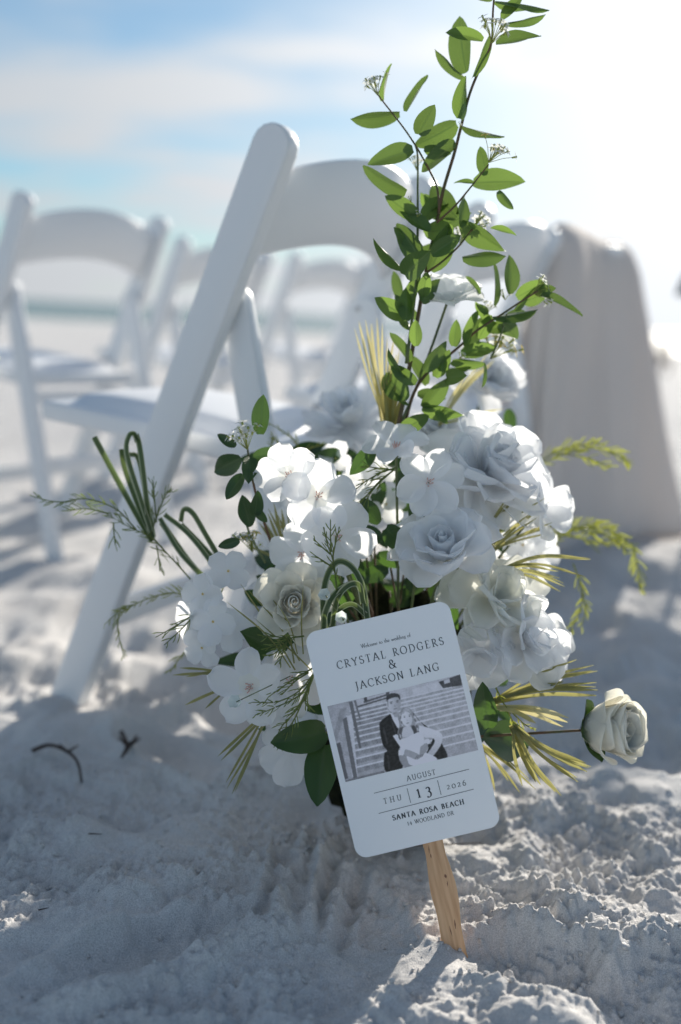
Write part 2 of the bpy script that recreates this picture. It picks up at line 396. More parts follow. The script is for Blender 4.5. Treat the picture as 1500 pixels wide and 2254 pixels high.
lk(ms, n2.outputs[0], r2.inputs['Value'])
sc_ = nd(ms, 'ShaderNodeVectorMath'); sc_.operation = 'SCALE'; lk(ms, cs, sc_.inputs[0]); lk(ms, r2.outputs[0], sc_.inputs['Scale'])
lk(ms, sc_.outputs[0], bsdf(ms).inputs['Base Color'])
b1 = nd(ms, 'ShaderNodeBump'); b1.inputs['Strength'].default_value = 0.8; b1.inputs['Distance'].default_value = 0.0016; lk(ms, n2.outputs[0], b1.inputs['Height'])
lk(ms, b1.outputs[0], bsdf(ms).inputs['Normal'])
tag(add('sand_ground', me, ms), kind='structure')

# loose crumbs lying on the sand (too small to pick apart): one mesh
ico = bmesh.new(); bmesh.ops.create_icosphere(ico, subdivisions=1, radius=1.0)
iv = np.array([v.co[:] for v in ico.verts]); ifc = [tuple(v.index for v in f.verts) for f in ico.faces]; ico.free()
cv, cf = [], []
HI = lambda cx, cy: Hm[int((cy - 0.66) / STEP) + y0i, int((cx + 0.48) / STEP) + x0i]
k = 0
while k < 1500:
    cx, cy = -0.46 + 1.0 * nr.rand(), 0.67 + 0.53 * nr.rand()
    if nr.rand() > clump[int((cy - 0.66) / STEP) + y0i, int((cx + 0.48) / STEP) + x0i] ** 2 + 0.02: continue
    r = 0.0008 + 0.0026 * nr.rand() ** 3; k += 1
    w = iv * (1 + 0.25 * nr.randn(len(iv), 1)) * r * (0.8 + 0.4 * nr.rand(3)) + np.array([cx, cy, HI(cx, cy) + r * 0.45])
    b = len(cv) * len(iv); cv.append(w); cf += [tuple(b + q for q in f) for f in ifc]
tag(add('sand_crumbs', mesh_from('sand_crumbs', np.concatenate(cv), cf), ms), 'crumbled lumps of damp white sand scattered over the ground', 'sand', kind='stuff')

# ------------------------------------------------------------------ sea
mw = mat('sea_green', (0.02, 0.085, 0.068), 0.25, 0.5); add_bump(mw, 0.8, 0.4, 0.3)
sv, sf = [], []
for j, y in enumerate((34, 60, 120, 300, 900, 3000, 9000)):
    for i in range(13): sv.append(((i - 6) / 6 * (60 + y * 1.6), y, -0.42))
for j in range(6):
    for i in range(12): a = j * 13 + i; sf.append((a, a + 1, a + 14, a + 13))
tag(add('sea', mesh_from('sea', sv, sf), mw), kind='structure')

# ------------------------------------------------------------------ white folding chairs
mc = mat('white_resin', (0.82, 0.83, 0.84), 0.38, 0.5); add_bump(mc, 35, 0.08, 0.002); M['chair'] = mc
mcu = mat('white_vinyl', (0.84, 0.85, 0.87), 0.45, 0.4); add_bump(mcu, 220, 0.15, 0.0008)
mmt = mat('steel_pin', (0.6, 0.6, 0.6), 0.25); bsdf(mmt).inputs['Metallic'].default_value = 1.0
CH, CL, CW = 0.787, 0.34, 0.42            # height, forward lean of the long leg, width between legs
def post_y(z): return CL * (CH - z) / CH
def prism(outline, x0, x1, bev=0.004):
    """outline in the (y, z) plane, extruded along x, edges rounded"""
    bm = bmesh.new()
    f = bm.faces.new([bm.verts.new((x0, y, z)) for y, z in outline])
    r = bmesh.ops.extrude_face_region(bm, geom=[f])
    bmesh.ops.translate(bm, verts=[g for g in r['geom'] if isinstance(g, bmesh.types.BMVert)], vec=(x1 - x0, 0, 0))
    bmesh.ops.recalc_face_normals(bm, faces=bm.faces)
    bmesh.ops.bevel(bm, geom=list(bm.edges), offset=bev, segments=2, affect='EDGES', profile=0.6)
    me = bpy.data.meshes.new('prism'); bm.to_mesh(me); bm.free()
    me.polygons.foreach_set('use_smooth', [True] * len(me.polygons)); 
    return me
def bar_outline(y0, z0, y1, z1, w, round_top=True):
    d = Vector((y1 - y0, z1 - z0)).normalized(); n = Vector((-d.y, d.x)); h = w / 2
    top = Vector((y0, z0)); bot = Vector((y1, z1)); o = []
    c = top + d * h
    if round_top:
        for k in range(9):
            a = math.pi * k / 8
            p = c + n * (h * math.cos(a)) - d * (h * math.sin(a)); o.append((p.x, p.y))
    else:
        o += [tuple(top + n * h), tuple(top - n * h)]
    o += [tuple(bot - n * h), tuple(bot + n * h)]
    return o
def boxmesh(lo, hi, bev=0.003):
    return prism([(lo[1], lo[2]), (hi[1], lo[2]), (hi[1], hi[2]), (lo[1], hi[2])], lo[0], hi[0], bev)
HX = CW / 2
CHAIR = []
CHAIR.append(('long_leg', prism(bar_outline(0, CH, CL, -0.02, 0.053), -HX - 0.012, -HX + 0.012), mc))
CHAIR.append(('long_leg', prism(bar_outline(0, CH, CL, -0.02, 0.053), HX - 0.012, HX + 0.012), mc))
RT, RB = (post_y(0.60), 0.605), (-0.075, -0.02)
CHAIR.append(('rear_leg', prism(bar_outline(*RT, *RB, 0.042), -HX + 0.016, -HX + 0.036), mc))
CHAIR.append(('rear_leg', prism(bar_outline(*RT, *RB, 0.042), HX - 0.036, HX - 0.016), mc))
def slat_mesh(zc, zend, hh, arch_t, arch_b, bow, th=0.013):
    rows = []; n = 17
    for i in range(n):
        u = -1 + 2 * i / (n - 1); x = u * (HX - 0.008); q = 1 - u * u
        zt = zend + arch_t * q + hh / 2; zb = zend + arch_b * q - hh / 2
        loop = []
        for (z, o) in ((zb, 0.5), (zb + 0.003, 1), (zt - 0.003, 1), (zt, 0.5), (zt, -0.5), (zt - 0.003, -1), (zb + 0.003, -1), (zb, -0.5)):
            loop.append((x, post_y(z) - bow * q + o * th / 2 - 0.004, z))
        rows.append(loop)
    mb = MB(); mb.quadstrip(rows, True)
    mb.f += [tuple(reversed(range(8))), tuple((n - 1) * 8 + k for k in range(8))]; mb.mi += [0, 0]
    return mb.mesh('slat')
CHAIR.append(('back_slat', slat_mesh(0.65, 0.684, 0.102, 0.040, 0.034, 0.030), mc))
SX = HX - 0.040
CHAIR.append(('seat_frame', boxmesh((-SX, 0.045, 0.412), (SX, 0.42, 0.440), 0.005), mc))
def cushion():
    n = 14; rows = []
    for i in range(n + 1):
        r = []
        for j in range(n + 1):
            u, v = -1 + 2 * i / n, -1 + 2 * j / n
            k = (1 - abs(u) ** 6) * (1 - abs(v) ** 6)
            r.append((u * (SX - 0.022), 0.235 + v * 0.165, 0.4385 + 0.020 * k ** 0.35 + 0.006 * (1 - u * u) * (1 - v * v)))
        rows.append(r)
    mb = MB(); mb.quadstrip(rows); return mb.mesh('cushion')
CHAIR.append(('seat_pad', cushion(), mcu))
def rod(a, b, r, n=8):
    mb = MB(); mb.tube([a, b], r, n=n); return mb.mesh('rod')
zst = 0.135
CHAIR.append(('stretcher', boxmesh((-HX + 0.012, post_y(zst) - 0.010, zst - 0.018), (HX - 0.012, post_y(zst) + 0.008, zst + 0.018)), mc))
zr = 0.20; yr = RT[0] + (RB[0] - RT[0]) * (RT[1] - zr) / (RT[1] - RB[1])
CHAIR.append(('stretcher', boxmesh((-HX + 0.036, yr - 0.008, zr - 0.018), (HX - 0.036, yr + 0.008, zr + 0.018)), mc))
yb = RT[0] + (RB[0] - RT[0]) * (RT[1] - 0.42) / (RT[1] - RB[1])
CHAIR.append(('cross_bar', boxmesh((-HX + 0.036, yb - 0.010, 0.335), (HX - 0.036, yb + 0.012, 0.363)), mc))
for s in (-1, 1):
    CHAIR.append(('hinge_pin', rod((s * (HX + 0.0105), post_y(0.585), 0.585), (s * (HX - 0.038), post_y(0.585), 0.585), 0.0045), mmt))
    CHAIR.append(('hinge_pin', rod((s * (HX + 0.0105), post_y(0.426), 0.426), (s * (SX - 0.004), post_y(0.426), 0.426), 0.0045), mmt))
for nm, me_, mt_ in CHAIR:
    me_.materials.append(mt_)
    if nm.startswith('seat_'):                             # the seat slopes gently to the back
        for v in me_.vertices: v.co.z -= 0.009 + 0.074 * (0.42 - v.co.y)
chair_count = [0]
def chair(x, y, th, label, tilt=0.0, dz=0.0):
    """x, y: where the top of the near long leg stands; th: row direction"""
    t = R(th); c = Vector((x + math.cos(t) * HX, y + math.sin(t) * HX))
    f = Vector((c.x - math.sin(t) * 0.14, c.y + math.cos(t) * 0.14))
    z = gz(f.x, f.y) * 0.5 + dz
    o = empty('folding_chair', (c.x, c.y, z), label, 'chair', 'white folding chairs set out in rows on the sand')
    o.rotation_euler = (0, R(tilt), t)
    for nm, me_, mt_ in CHAIR:
        p = bpy.data.objects.new(nm, me_); COL.objects.link(p); p.parent = o
    return o
chair(-0.090, 1.219, 62.4, 'large blurred white folding chair right behind the flowers, nearest to the camera')
chair(0.226, 1.820, 62.4, 'white folding chair behind the top of the leafy branches, next to the draped cloth')
chair(0.540, 2.42, 62.4, 'white folding chair hidden under the pale draped cloth')
chair(-0.705, 2.17, 58, 'white folding chair cut by the left edge of the photo', tilt=1.0)
chair(-0.511, 3.11, 58, 'blurred white folding chair between the left chair and the long slanting chair leg')
chair(-0.204, 3.76, 52, 'small far white folding chair seen through the open back of the nearest chair')
# ------------------------------------------------------------------ pale cloth draped over the back of a chair
mcl = mat('pale_cloth', (0.90, 0.85, 0.81), 0.85, 0.2); add_bump(mcl, 300, 0.15, 0.001); add_translucent(mcl, (0.85, 0.8, 0.76), 0.42)
def draped_cloth():
    t = R(62.4); r = Vector((math.cos(t), math.sin(t), 0)); bk = Vector((math.sin(t), -math.cos(t), 0))
    a = Vector((0.540, 2.42, 0)) - r * 0.25; L = CW + 0.30
    rows = []; nu, nv = 90, 46
    for i in range(nu + 1):
        u = i / nu; row = []
        for j in range(nv + 1):
            v = -1 + 2 * j / nv                      # v<0: the short fall over the front, v>0: the long fall behind
            ridge = CH + 0.016 - 0.05 * max(0, 0.4 - u) ** 1.5 - 0.05 * max(0, u - .85) + 0.006 * math.sin(u * 9)
            s = abs(v); drop = s * 0.80
            fold = 0.016 * math.sin(u * 15 + 1.2 * v) + 0.006 * math.sin(u * 37 + 2 + v) + 0.012 * math.sin(u * 8 + 4 * v)
            if v >= 0:
                z = ridge - 0.78 * s ** 1.12
                off = 0.034 * min(1, s * 8) ** 0.5 + (0.02 + 0.25 * u ** 2.2) * s ** 1.5 + fold * min(1, s * 2.2)
                spread = 1 + 0.30 * s ** 1.3
            else:
                z = ridge - 0.78 * s ** 1.1
                off = -(0.04 * min(1, s * 8) ** 0.5 + 0.12 * s) + fold * min(1, s * 2)
                spread = 1 + 0.2 * s
            e = max(0.0, abs(u - 0.5) * 2 - 0.72) / 0.28      # both falls close up at the ends
            off *= math.sqrt(max(0.0, 1 - e * e)) if e < 1 else 0.0
            off += 0.03 * e * s
            uu = 0.5 + (u - 0.5) * spread
            p = a + r * (uu * L) + bk * off
            row.append((p.x, p.y, max(z, gz(p.x, p.y) + 0.004)))
        rows.append(row)
    mb = MB(); mb.quadstrip(rows); return mb.mesh('draped_cloth')
o = add('draped_cloth', draped_cloth(), mcl)
md = o.modifiers.new('thickness', 'SOLIDIFY'); md.thickness = 0.003
tag(o, 'pale grey cloth draped over a chair at the right, rounded top and long soft folds', 'cloth')

# ------------------------------------------------------------------ right: a low grey parasol and a low wooden deck chair, both far out of focus
ub = Vector((1.335, 3.55, 0.690)); zb = gz(ub.x, ub.y)
mg = mat('parasol_canvas', (0.10, 0.13, 0.17), 0.8); add_bump(mg, 60, 0.2, 0.002)
mwd = mat('driftwood_brown', (0.16, 0.10, 0.07), 0.8); noise_color(mwd, 12, (0.11, 0.07, 0.05), (0.22, 0.14, 0.10))
uo = root('beach_parasol', (ub.x, ub.y, zb), 'dark grey parasol canopy just entering at the right edge above the horizon', 'parasol')
mb = MB(); mb.tube([(ub.x, ub.y, zb - 0.2), (ub.x, ub.y, ub.z + 0.24)], 0.009, n=8); add('pole', mb.mesh('pole'), M['chair'], uo)
rows = []
for j in range(7):
    q = j / 6; rr = 0.21 * math.sin(q * 1.35) / math.sin(1.35); zz_ = ub.z + 0.20 * math.cos(q * 1.35 * 1.08)
    rows.append([(ub.x + rr * (1 - 0.035 * (k % 2)) * math.cos(2 * math.pi * k / 16), ub.y + rr * (1 - 0.035 * (k % 2)) * math.sin(2 * math.pi * k / 16), zz_ - 0.008 * (k % 2) * q) for k in range(16)])
mb = MB(); mb.quadstrip(rows, True); cp = add('canopy', mb.mesh('canopy'), mg, uo)
cp.modifiers.new('thickness', 'SOLIDIFY').thickness = 0.004
for k in range(8):
    a = 2 * math.pi * k / 8
    mb = MB(); mb.tube([(ub.x, ub.y, ub.z + 0.17), (ub.x + 0.20 * math.cos(a), ub.y + 0.20 * math.sin(a), ub.z + 0.008)], 0.003, n=5); add('rib', mb.mesh('rib'), M['chair'], uo)
lb = P(1466, 757, 14.0); lz = gz(lb.x, lb.y)
lo_ = root('deck_chair', (lb.x, lb.y, lz), 'tiny blurred brown wooden deck chair on the horizon right of the cloth', 'chair')
for dx in (-0.07, 0.07):
    mb = MB(); mb.tube([(lb.x + dx, lb.y - 0.05, lz - 0.02), (lb.x + dx, lb.y + 0.14, lz + 0.46)], 0.014, n=6); add('back_leg', mb.mesh('back_leg'), mwd, lo_)
    mb = MB(); mb.tube([(lb.x + dx, lb.y + 0.10, lz - 0.02), (lb.x + dx, lb.y - 0.16, lz + 0.22)], 0.014, n=6); add('front_leg', mb.mesh('front_leg'), mwd, lo_)
for k in range(5):
    zs = 0.16 + 0.06 * k
    me_ = boxmesh((-0.085, -0.01, 0), (0.085, 0.01, 0.05), 0.003)
    add('slat', me_, mwd, lo_, Matrix.Translation((lb.x, lb.y - 0.05 + 0.19 * (zs + 0.04) / 0.48, lz + zs)))

# ------------------------------------------------------------------ bits of dry seaweed and twigs on the sand
def twig(pts, r, label, name='dry_twig'):
    g = []
    for (px, py, up) in pts:
        d = 1.2
        for _ in range(12):                                # walk along the view ray to the sand
            q = P(px, py, d); d += (q.z - gz(q.x, q.y) - up - .007) / 0.42 * 0.9
        g.append(P(px, py, d))
    mb = MB(); mb.tube(g, r, r * 0.45, n=6, sm=5)
    for k in range(2 if r > .002 else 0):
        q = g[len(g) // 2]; mb.tube([q, q + Vector((0.012 * (-1) ** k, 0.004, 0.008))], r * 0.6, r * 0.3, n=5)
    tag(add(name, mb.mesh(name), M['twig']), label, 'twig')
M['twig'] = mat('dry_seaweed', (0.05, 0.032, 0.025), 0.7)
twig([(72, 1652, .002), (110, 1640, .012), (150, 1655, .012), (172, 1680, .006), (180, 1722, .002)], 0.0030, 'dark curved strand of dry seaweed at the left below the chair leg', 'seaweed_strand')
twig([(268, 1612, .006), (280, 1640, .010), (268, 1668, .003)], 0.0034, 'short forked brown twig standing in the sand below the chair leg')
twig([(300, 1622, .012), (288, 1640, .008), (276, 1660, .002)], 0.0026, 'thin brown twig leaning across the forked twig in the sand')
twig([(195, 1835, .003), (225, 1836, .003)], 0.0009, 'tiny dark splinter lying in the shaded sand at the left')
twig([(820, 1866, .003), (900, 1862, .004), (1060, 1855, .002)], 0.0013, 'thin dark twig lying in the sand behind the wooden fan stick')
twig([(85, 2003, .003), (108, 1998, .004)], 0.0008, 'tiny twig in the shaded sand near the lower left')
# ------------------------------------------------------------------ the printed paper fan, standing in the sand
FD = 0.935                                                 # its plane lies square to the lens, leaning back against the flowers
fan_c = P(887, 1606, FD); S = FD / FPX
fu = (RIGHT * 317 + UP * 75).normalized(); fv = (RIGHT * 115 - UP * 501).normalized()
fv = (fv - fu * fv.dot(fu)).normalized(); fn = BACK.copy()
def C(u, v, h=0.0): return fan_c + fu * u + fv * v + fn * h
def C2(px, py): p = P(px, py, FD) - fan_c; return p.dot(fu), p.dot(fv)
FW, FH = 326 * S / 2, 511 * S / 2
stick_tip = P(1000, 2092, FD)
fan = root('hand_fan', (stick_tip.x, stick_tip.y, gz(stick_tip.x, stick_tip.y)), 'white printed wedding card on a wooden stick, leaning on the flowers', 'fan')
def rounded_rect(w, h, r, n=8):
    o = []
    for cx, cy, a0 in ((w - r, h - r, 0), (-w + r, h - r, 90), (-w + r, -h + r, 180), (w - r, -h + r, 270)):
        for k in range(n + 1):
            a = R(a0 + 90 * k / n); o.append((cx + r * math.cos(a), cy + r * math.sin(a)))
    return o
def slab(outline, h0, h1):
    n = len(outline); v = [C(u, w, h0) for u, w in outline] + [C(u, w, h1) for u, w in outline]
    f = [tuple(range(n)), tuple(reversed(range(n, 2 * n)))] + [(k, n + k, n + (k + 1) % n, (k + 1) % n) for k in range(n)]
    me_ = mesh_from('slab', v, f, False); bm = bmesh.new(); bm.from_mesh(me_); bmesh.ops.recalc_face_normals(bm, faces=bm.faces); bm.to_mesh(me_); bm.free(); return me_
mpap = mat('white_card', (0.89, 0.91, 0.93), 0.34, 0.45); add_bump(mpap, 900, 0.05, 0.0003)
mink = mat('dark_ink', (0.022, 0.034, 0.046), 0.5, 0.3)
card = add('card', slab(rounded_rect(FW, FH, 26 * S), -0.0009, 0.0), mpap, fan)
# stick
mwo = mat('pale_wood', (0.6, 0.4, 0.24), 0.55, 0.35)
tco = nd(mwo, 'ShaderNodeTexCoord'); mpn = nd(mwo, 'ShaderNodeMapping'); mpn.inputs['Scale'].default_value = (230, 14, 60); lk(mwo, tco.outputs['Object'], mpn.inputs[0])
wvn = nd(mwo, 'ShaderNodeTexNoise'); wvn.inputs['Scale'].default_value = 1.0; wvn.inputs['Detail'].default_value = 4; lk(mwo, mpn.outputs[0], wvn.inputs['Vector'])
rpn = nd(mwo, 'ShaderNodeValToRGB'); rpn.color_ramp.elements[0].position = 0.3; rpn.color_ramp.elements[0].color = (0.50, 0.28, 0.145, 1); rpn.color_ramp.elements[1].position = 0.6; rpn.color_ramp.elements[1].color = (0.68, 0.44, 0.26, 1)
lk(mwo, wvn.outputs[0], rpn.inputs[0]); lk(mwo, rpn.outputs[0], bsdf(mwo).inputs['Base Color'])
lft = [(905, 1745), (918, 1800), (930, 1855), (938, 1885), (943, 1925), (949, 1968), (961, 2010), (969, 2050), (975, 2095), (979, 2130)]
rgt = [(1034, 2120), (1025, 2085), (1016, 2040), (1012, 1990), (1004, 1945), (991, 1905), (982, 1880), (975, 1848), (962, 1795), (950, 1740)]
def smooth2(pts): return [(p.x, p.y) for p in catmull([(a, b, 0) for a, b in pts], 5)]
so = [C2(a, b) for a, b in smooth2(lft) + smooth2(rgt)]
fm = Matrix.Identity(4)
for i in range(3): fm[i][0] = fu[i]; fm[i][1] = fv[i]; fm[i][2] = fn[i]; fm[i][3] = fan_c[i]
sme = slab(so, -0.0027, -0.0011); sme.transform(fm.inverted())
st = add('stick', sme, mwo, fan, fm)
mdk = mat('wood_fleck', (0.20, 0.09, 0.05), 0.6)
for (x0, y0, x1, y1, w) in ((980, 1925, 983, 1934, 3), (948, 1880, 950, 1890, 1.5), (944, 1862, 946, 1880, 1.2), (1001, 2025, 1004, 2046, 1.6), (990, 2040, 996, 2062, 1.2), (985, 1940, 986, 1952, 1.2)):
    a = C(*C2(x0, y0), -0.00104); b = C(*C2(x1, y1), -0.00104); sd = fu * (w * S)
    mb = MB(); mb.quadstrip([[a - sd * .2, a + sd * .2], [(a + b) / 2 - sd, (a + b) / 2 + sd], [b - sd * .2, b + sd * .2]])
    add('wood_fleck', mb.mesh('fleck', False), mdk, st)

# lettering: a pen-drawn serif alphabet (cap height 1)
def arc(cx, cy, rx, ry, a0, a1, n=14):
    return [(cx + rx * math.cos(R(a0 + (a1 - a0) * k / n)), cy + ry * math.sin(R(a0 + (a1 - a0) * k / n))) for k in range(n + 1)]
def sf(x, y, w=.15): return ('s', [(x - w, y), (x + w, y)])
G = {
 'A': (.80, [[(.04, .02), (.40, 1)], [(.38, 1), (.74, .02)], ('s', [(.17, .34), (.60, .34)]), sf(.04, .02, .12), sf(.74, .02, .13)]),
 'B': (.62, [[(.14, 0), (.14, 1)], arc(.27, .75, .22, .24, 90, -90), arc(.28, .27, .28, .26, 90, -90), ('s', [(.02, .99), (.28, .99)]), ('s', [(.02, .01), (.28, .01)]), ('s', [(.14, .52), (.28, .52)])]),
 'C': (.74, [arc(.44, .5, .40, .50, 48, 318, 22), ('s', [(.72, .68), (.72, .95)])]),
 'D': (.80, [[(.14, 0), (.14, 1)], arc(.30, .5, .44, .49, 90, -90, 20), ('s', [(.02, .99), (.3, .99)]), ('s', [(.02, .01), (.3, .01)])]),
 'E': (.60, [[(.14, 0), (.14, 1)], ('s', [(.02, .99), (.52, .99), (.53, .82)]), ('s', [(.14, .53), (.42, .53)]), ('s', [(.02, .01), (.54, .01), (.57, .2)])]),
 'G': (.82, [arc(.44, .5, .40, .50, 48, 300, 22), [(.68, .40), (.68, .06)], ('s', [(.54, .42), (.80, .42)]), ('s', [(.71, .70), (.71, .95)])]),
 'H': (.84, [[(.14, 0), (.14, 1)], [(.70, 0), (.70, 1)], ('s', [(.14, .52), (.70, .52)]), sf(.14, .01), sf(.14, .99), sf(.70, .01), sf(.70, .99)]),
 'J': (.36, [[(.20, 1), (.20, .1), (.17, -.1), (.02, -.24)], sf(.20, .99)]),
 'K': (.72, [[(.14, 0), (.14, 1)], [(.62, .98), (.16, .48)], [(.28, .58), (.68, .02)], sf(.14, .01), sf(.14, .99), sf(.62, .99, .1), sf(.68, .01, .1)]),
 'L': (.60, [[(.14, 0), (.14, 1)], ('s', [(.02, .01), (.52, .01), (.56, .22)]), sf(.14, .99)]),
 'N': (.84, [[(.14, .0), (.14, .98)], [(.14, .98), (.70, .03)], [(.70, .02), (.70, 1)], sf(.14, .01, .12), sf(.70, .99, .12), ('s', [(.0, .99), (.14, .99)])]),
 'O': (.86, [arc(.43, .5, .40, .50, 0, 360, 30)]),
 'R': (.70, [[(.14, 0), (.14, 1)], arc(.28, .74, .24, .25, 90, -90), [(.30, .48), (.66, .02)], ('s', [(.02, .99), (.28, .99)]), ('s', [(.14, .49), (.3, .49)]), sf(.14, .01), sf(.68, .01, .07)]),
 'S': (.54, [arc(.27, .75, .20, .24, 40, 230, 14) + arc(.27, .27, .23, .26, 60, -150, 14), ('s', [(.44, .78), (.44, .95)]), ('s', [(.04, .06), (.04, .26)])]),
 'T': (.68, [[(.34, 0), (.34, 1)], ('s', [(.03, .80), (.04, .99), (.64, .99), (.65, .80)]), sf(.34, .01)]),
 'U': (.80, [[(.14, 1), (.14, .35)], arc(.40, .32, .26, .32, 180, 360), [(.66, .32), (.66, 1)], sf(.14, .99), sf(.66, .99, .12)]),
 'W': (1.1, [[(.05, .98), (.32, .02)], [(.32, .02), (.54, .98)], [(.54, .98), (.80, .02)], [(.80, .02), (1.04, .98)], sf(.06, .99, .1), sf(.54, .99, .1), sf(1.03, .99, .1)]),
 'Y': (.72, [[(.05, .98), (.36, .48)], [(.66, .98), (.36, .48)], [(.36, .48), (.36, 0)], sf(.06, .99, .1), sf(.65, .99, .1), sf(.36, .01)]),
 '&': (.88, [arc(.36, .78, .17, .21, -50, 210, 16) + [(.30, .55), (.76, .02)], arc(.34, .28, .28, .28, 110, 330, 14) + [(.66, .34), (.72, .5)], ('s', [(.58, .51), (.84, .51)]), ('s', [(.70, .01), (.86, .01)])]),
 '0': (.66, [arc(.33, .36, .29, .37, 0, 360, 24)]),
 '1': (.42, [[(.22, 0), (.22, .9)], ('s', [(.06, .76), (.22, .9)]), sf(.22, .01, .16)]),
 '2': (.56, [arc(.26, .52, .20, .21, 160, -30, 12) + [(.06, .05)], ('s', [(.04, .03), (.48, .03), (.52, .18)])]),
 '3': (.54, [arc(.25, .62, .19, .22, 150, -90, 12), arc(.23, .10, .25, .31, 90, -140, 12)]),
 '4': (.62, [[(.42, -.12), (.42, .80)], ('s', [(.40, .78), (.05, .22)]), ('s', [(.03, .22), (.60, .22)])]),
 '6': (.60, [arc(.30, .27, .24, .27, 0, 360, 20), [(.07, .30), (.14, .65), (.48, .95)]]),
 'e': (.46, [arc(.23, .23, .20, .23, 10, 320, 16), ('s', [(.05, .26), (.43, .27)])]),
 'l': (.28, [[(.14, 0), (.14, 1.02)], sf(.14, .01, .1), ('s', [(.04, .98), (.14, 1)])]),
 'c': (.42, [arc(.23, .23, .20, .23, 50, 315, 14)]),
 'o': (.50, [arc(.25, .23, .21, .23, 0, 360, 18)]),
 'm': (.84, [[(.12, 0), (.12, .46)], arc(.25, .30, .14, .16, 150, 0, 7) + [(.39, 0)], arc(.53, .30, .14, .16, 150, 0, 7) + [(.68, 0)], sf(.12, .01, .08), sf(.39, .01, .08), sf(.68, .01, .08)]),
 'n': (.56, [[(.12, 0), (.12, .46)], arc(.26, .30, .15, .16, 150, 0, 7) + [(.42, 0)], sf(.12, .01, .08), sf(.42, .01, .08)]),
 't': (.34, [[(.15, .62), (.15, .08), (.22, .01), (.32, .04)], ('s', [(.02, .45), (.30, .45)])]),
 'h': (.56, [[(.12, 0), (.12, 1.02)], arc(.26, .30, .15, .16, 150, 0, 7) + [(.42, 0)], sf(.12, .01, .08), sf(.42, .01, .08)]),
 'w': (.76, [[(.04, .45), (.21, .01)], [(.21, .01), (.37, .45)], [(.37, .45), (.54, .01)], [(.54, .01), (.70, .45)], sf(.05, .45, .07), sf(.69, .45, .07)]),
 'd': (.54, [arc(.23, .23, .19, .23, 40, 330, 16), [(.42, 0), (.42, 1.02)], ('s', [(.42, .01), (.5, .01)])]),
 'i': (.26, [[(.13, 0), (.13, .46)], sf(.13, .01, .09), [(.13, .62), (.13, .70)]]),
 'g': (.50, [arc(.23, .28, .17, .18, 0, 360, 14), arc(.23, -.10, .20, .13, 100, 440, 14), ('s', [(.36, .42), (.47, .46)])]),
 'f': (.34, [[(.14, 0), (.14, .75)], arc(.28, .78, .14, .2, 180, 50, 7), ('s', [(.02, .45), (.30, .45)]), sf(.14, .01, .1)]),
}
NIB = Vector((math.cos(R(14)), math.sin(R(14))))
def text_mesh(s, x0, y0, x1, y1, cap, T=0.115, t=0.035, h=0.00012):
    """s set on the baseline from photo pixel (x0,y0) to (x1,y1), letter-spaced to fit; cap = cap height in photo pixels"""
    a = Vector(C2(x0, y0)); b = Vector(C2(x1, y1)); L = (b - a).length; du = (b - a).normalized(); dv = Vector((du.y, -du.x)); k = cap * S
    adv = [0.42 if ch == ' ' else G[ch][0] for ch in s]; gap = (L / k - sum(adv)) / max(1, len(s) - 1)
    mb = MB(); x = 0.0; hh = h
    for ch, ad in zip(s, adv):
        if ch != ' ':
            for stk in G[ch][1]:
                ser = isinstance(stk, tuple); pts = [Vector(p) for p in (stk[1] if ser else stk)]
                n = len(pts); rows = []; hh += 2e-7
                for i, p in enumerate(pts):
                    d = (pts[min(i + 1, n - 1)] - pts[max(i - 1, 0)]).normalized()
                    w = t * 1.1 if ser else t + (T - t) * abs(d.x * NIB.y - d.y * NIB.x)
                    q = Vector((-d.y, d.x)) * (w / 2)
                    r = []
                    for e_ in (p - q, p + q):
                        uvp = a + du * ((x + e_.x) * k) + dv * (e_.y * k); r.append(C(uvp.x, uvp.y, hh))
                    rows.append(r)
                mb.quadstrip(rows)
        x += ad + gap
    return mb.mesh('print', False)
for (s, x0, y0, x1, y1, cap, T, t) in (
    ('Welcome to the wedding of', 796, 1427, 905, 1401, 8.8, .12, .05), ('CRYSTAL RODGERS', 744, 1473, 978, 1418.5, 17, .125, .05),
    ('&', 858, 1472.5, 874, 1468.7, 19, .13, .05), ('JACKSON LANG', 785, 1518.5, 968, 1474.5, 17, .125, .05),
    ('AUGUST', 897, 1719.5, 960, 1704.5, 11.5, .13, .06), ('THU', 846, 1769.5, 885, 1760.5, 12, .13, .06), ('13', 920, 1756.5, 951, 1748.5, 21, .17, .06),
    ('2026', 985, 1738, 1027, 1728, 12.5, .13, .06), ('SANTA ROSA BEACH', 866, 1806, 1022.5, 1769.5, 11, .23, .075), ('14 WOODLAND DR', 898, 1817, 1000, 1793, 8.8, .135, .065)):
    o = add('printed_line', text_mesh(s, x0, y0, x1, y1, cap, T, t), mink, card); 
for (x0, y0, x1, y1) in ((824, 1746, 1033, 1693), (834, 1790.5, 1043, 1737), (896.5, 1735, 904.5, 1767), (963.5, 1717.5, 971.5, 1749.5)):
    a = C(*C2(x0, y0), 0.0001); b = C(*C2(x1, y1), 0.0001); q = (b - a).cross(fn).normalized() * (0.62 * S)
    mb = MB(); mb.quadstrip([[a - q, a + q], [b - q, b + q]]); add('printed_rule', mb.mesh('rule', False), mink, card)

# the printed photograph: a toned picture of a seated couple on steps (flat print, coloured per face)
NX, NY, SSP = 216, 124, 2
gu, gv = np.meshgrid((np.arange(NX * SSP) + .5) / (NX * SSP), (np.arange(NY * SSP) + .5) / (NY * SSP))
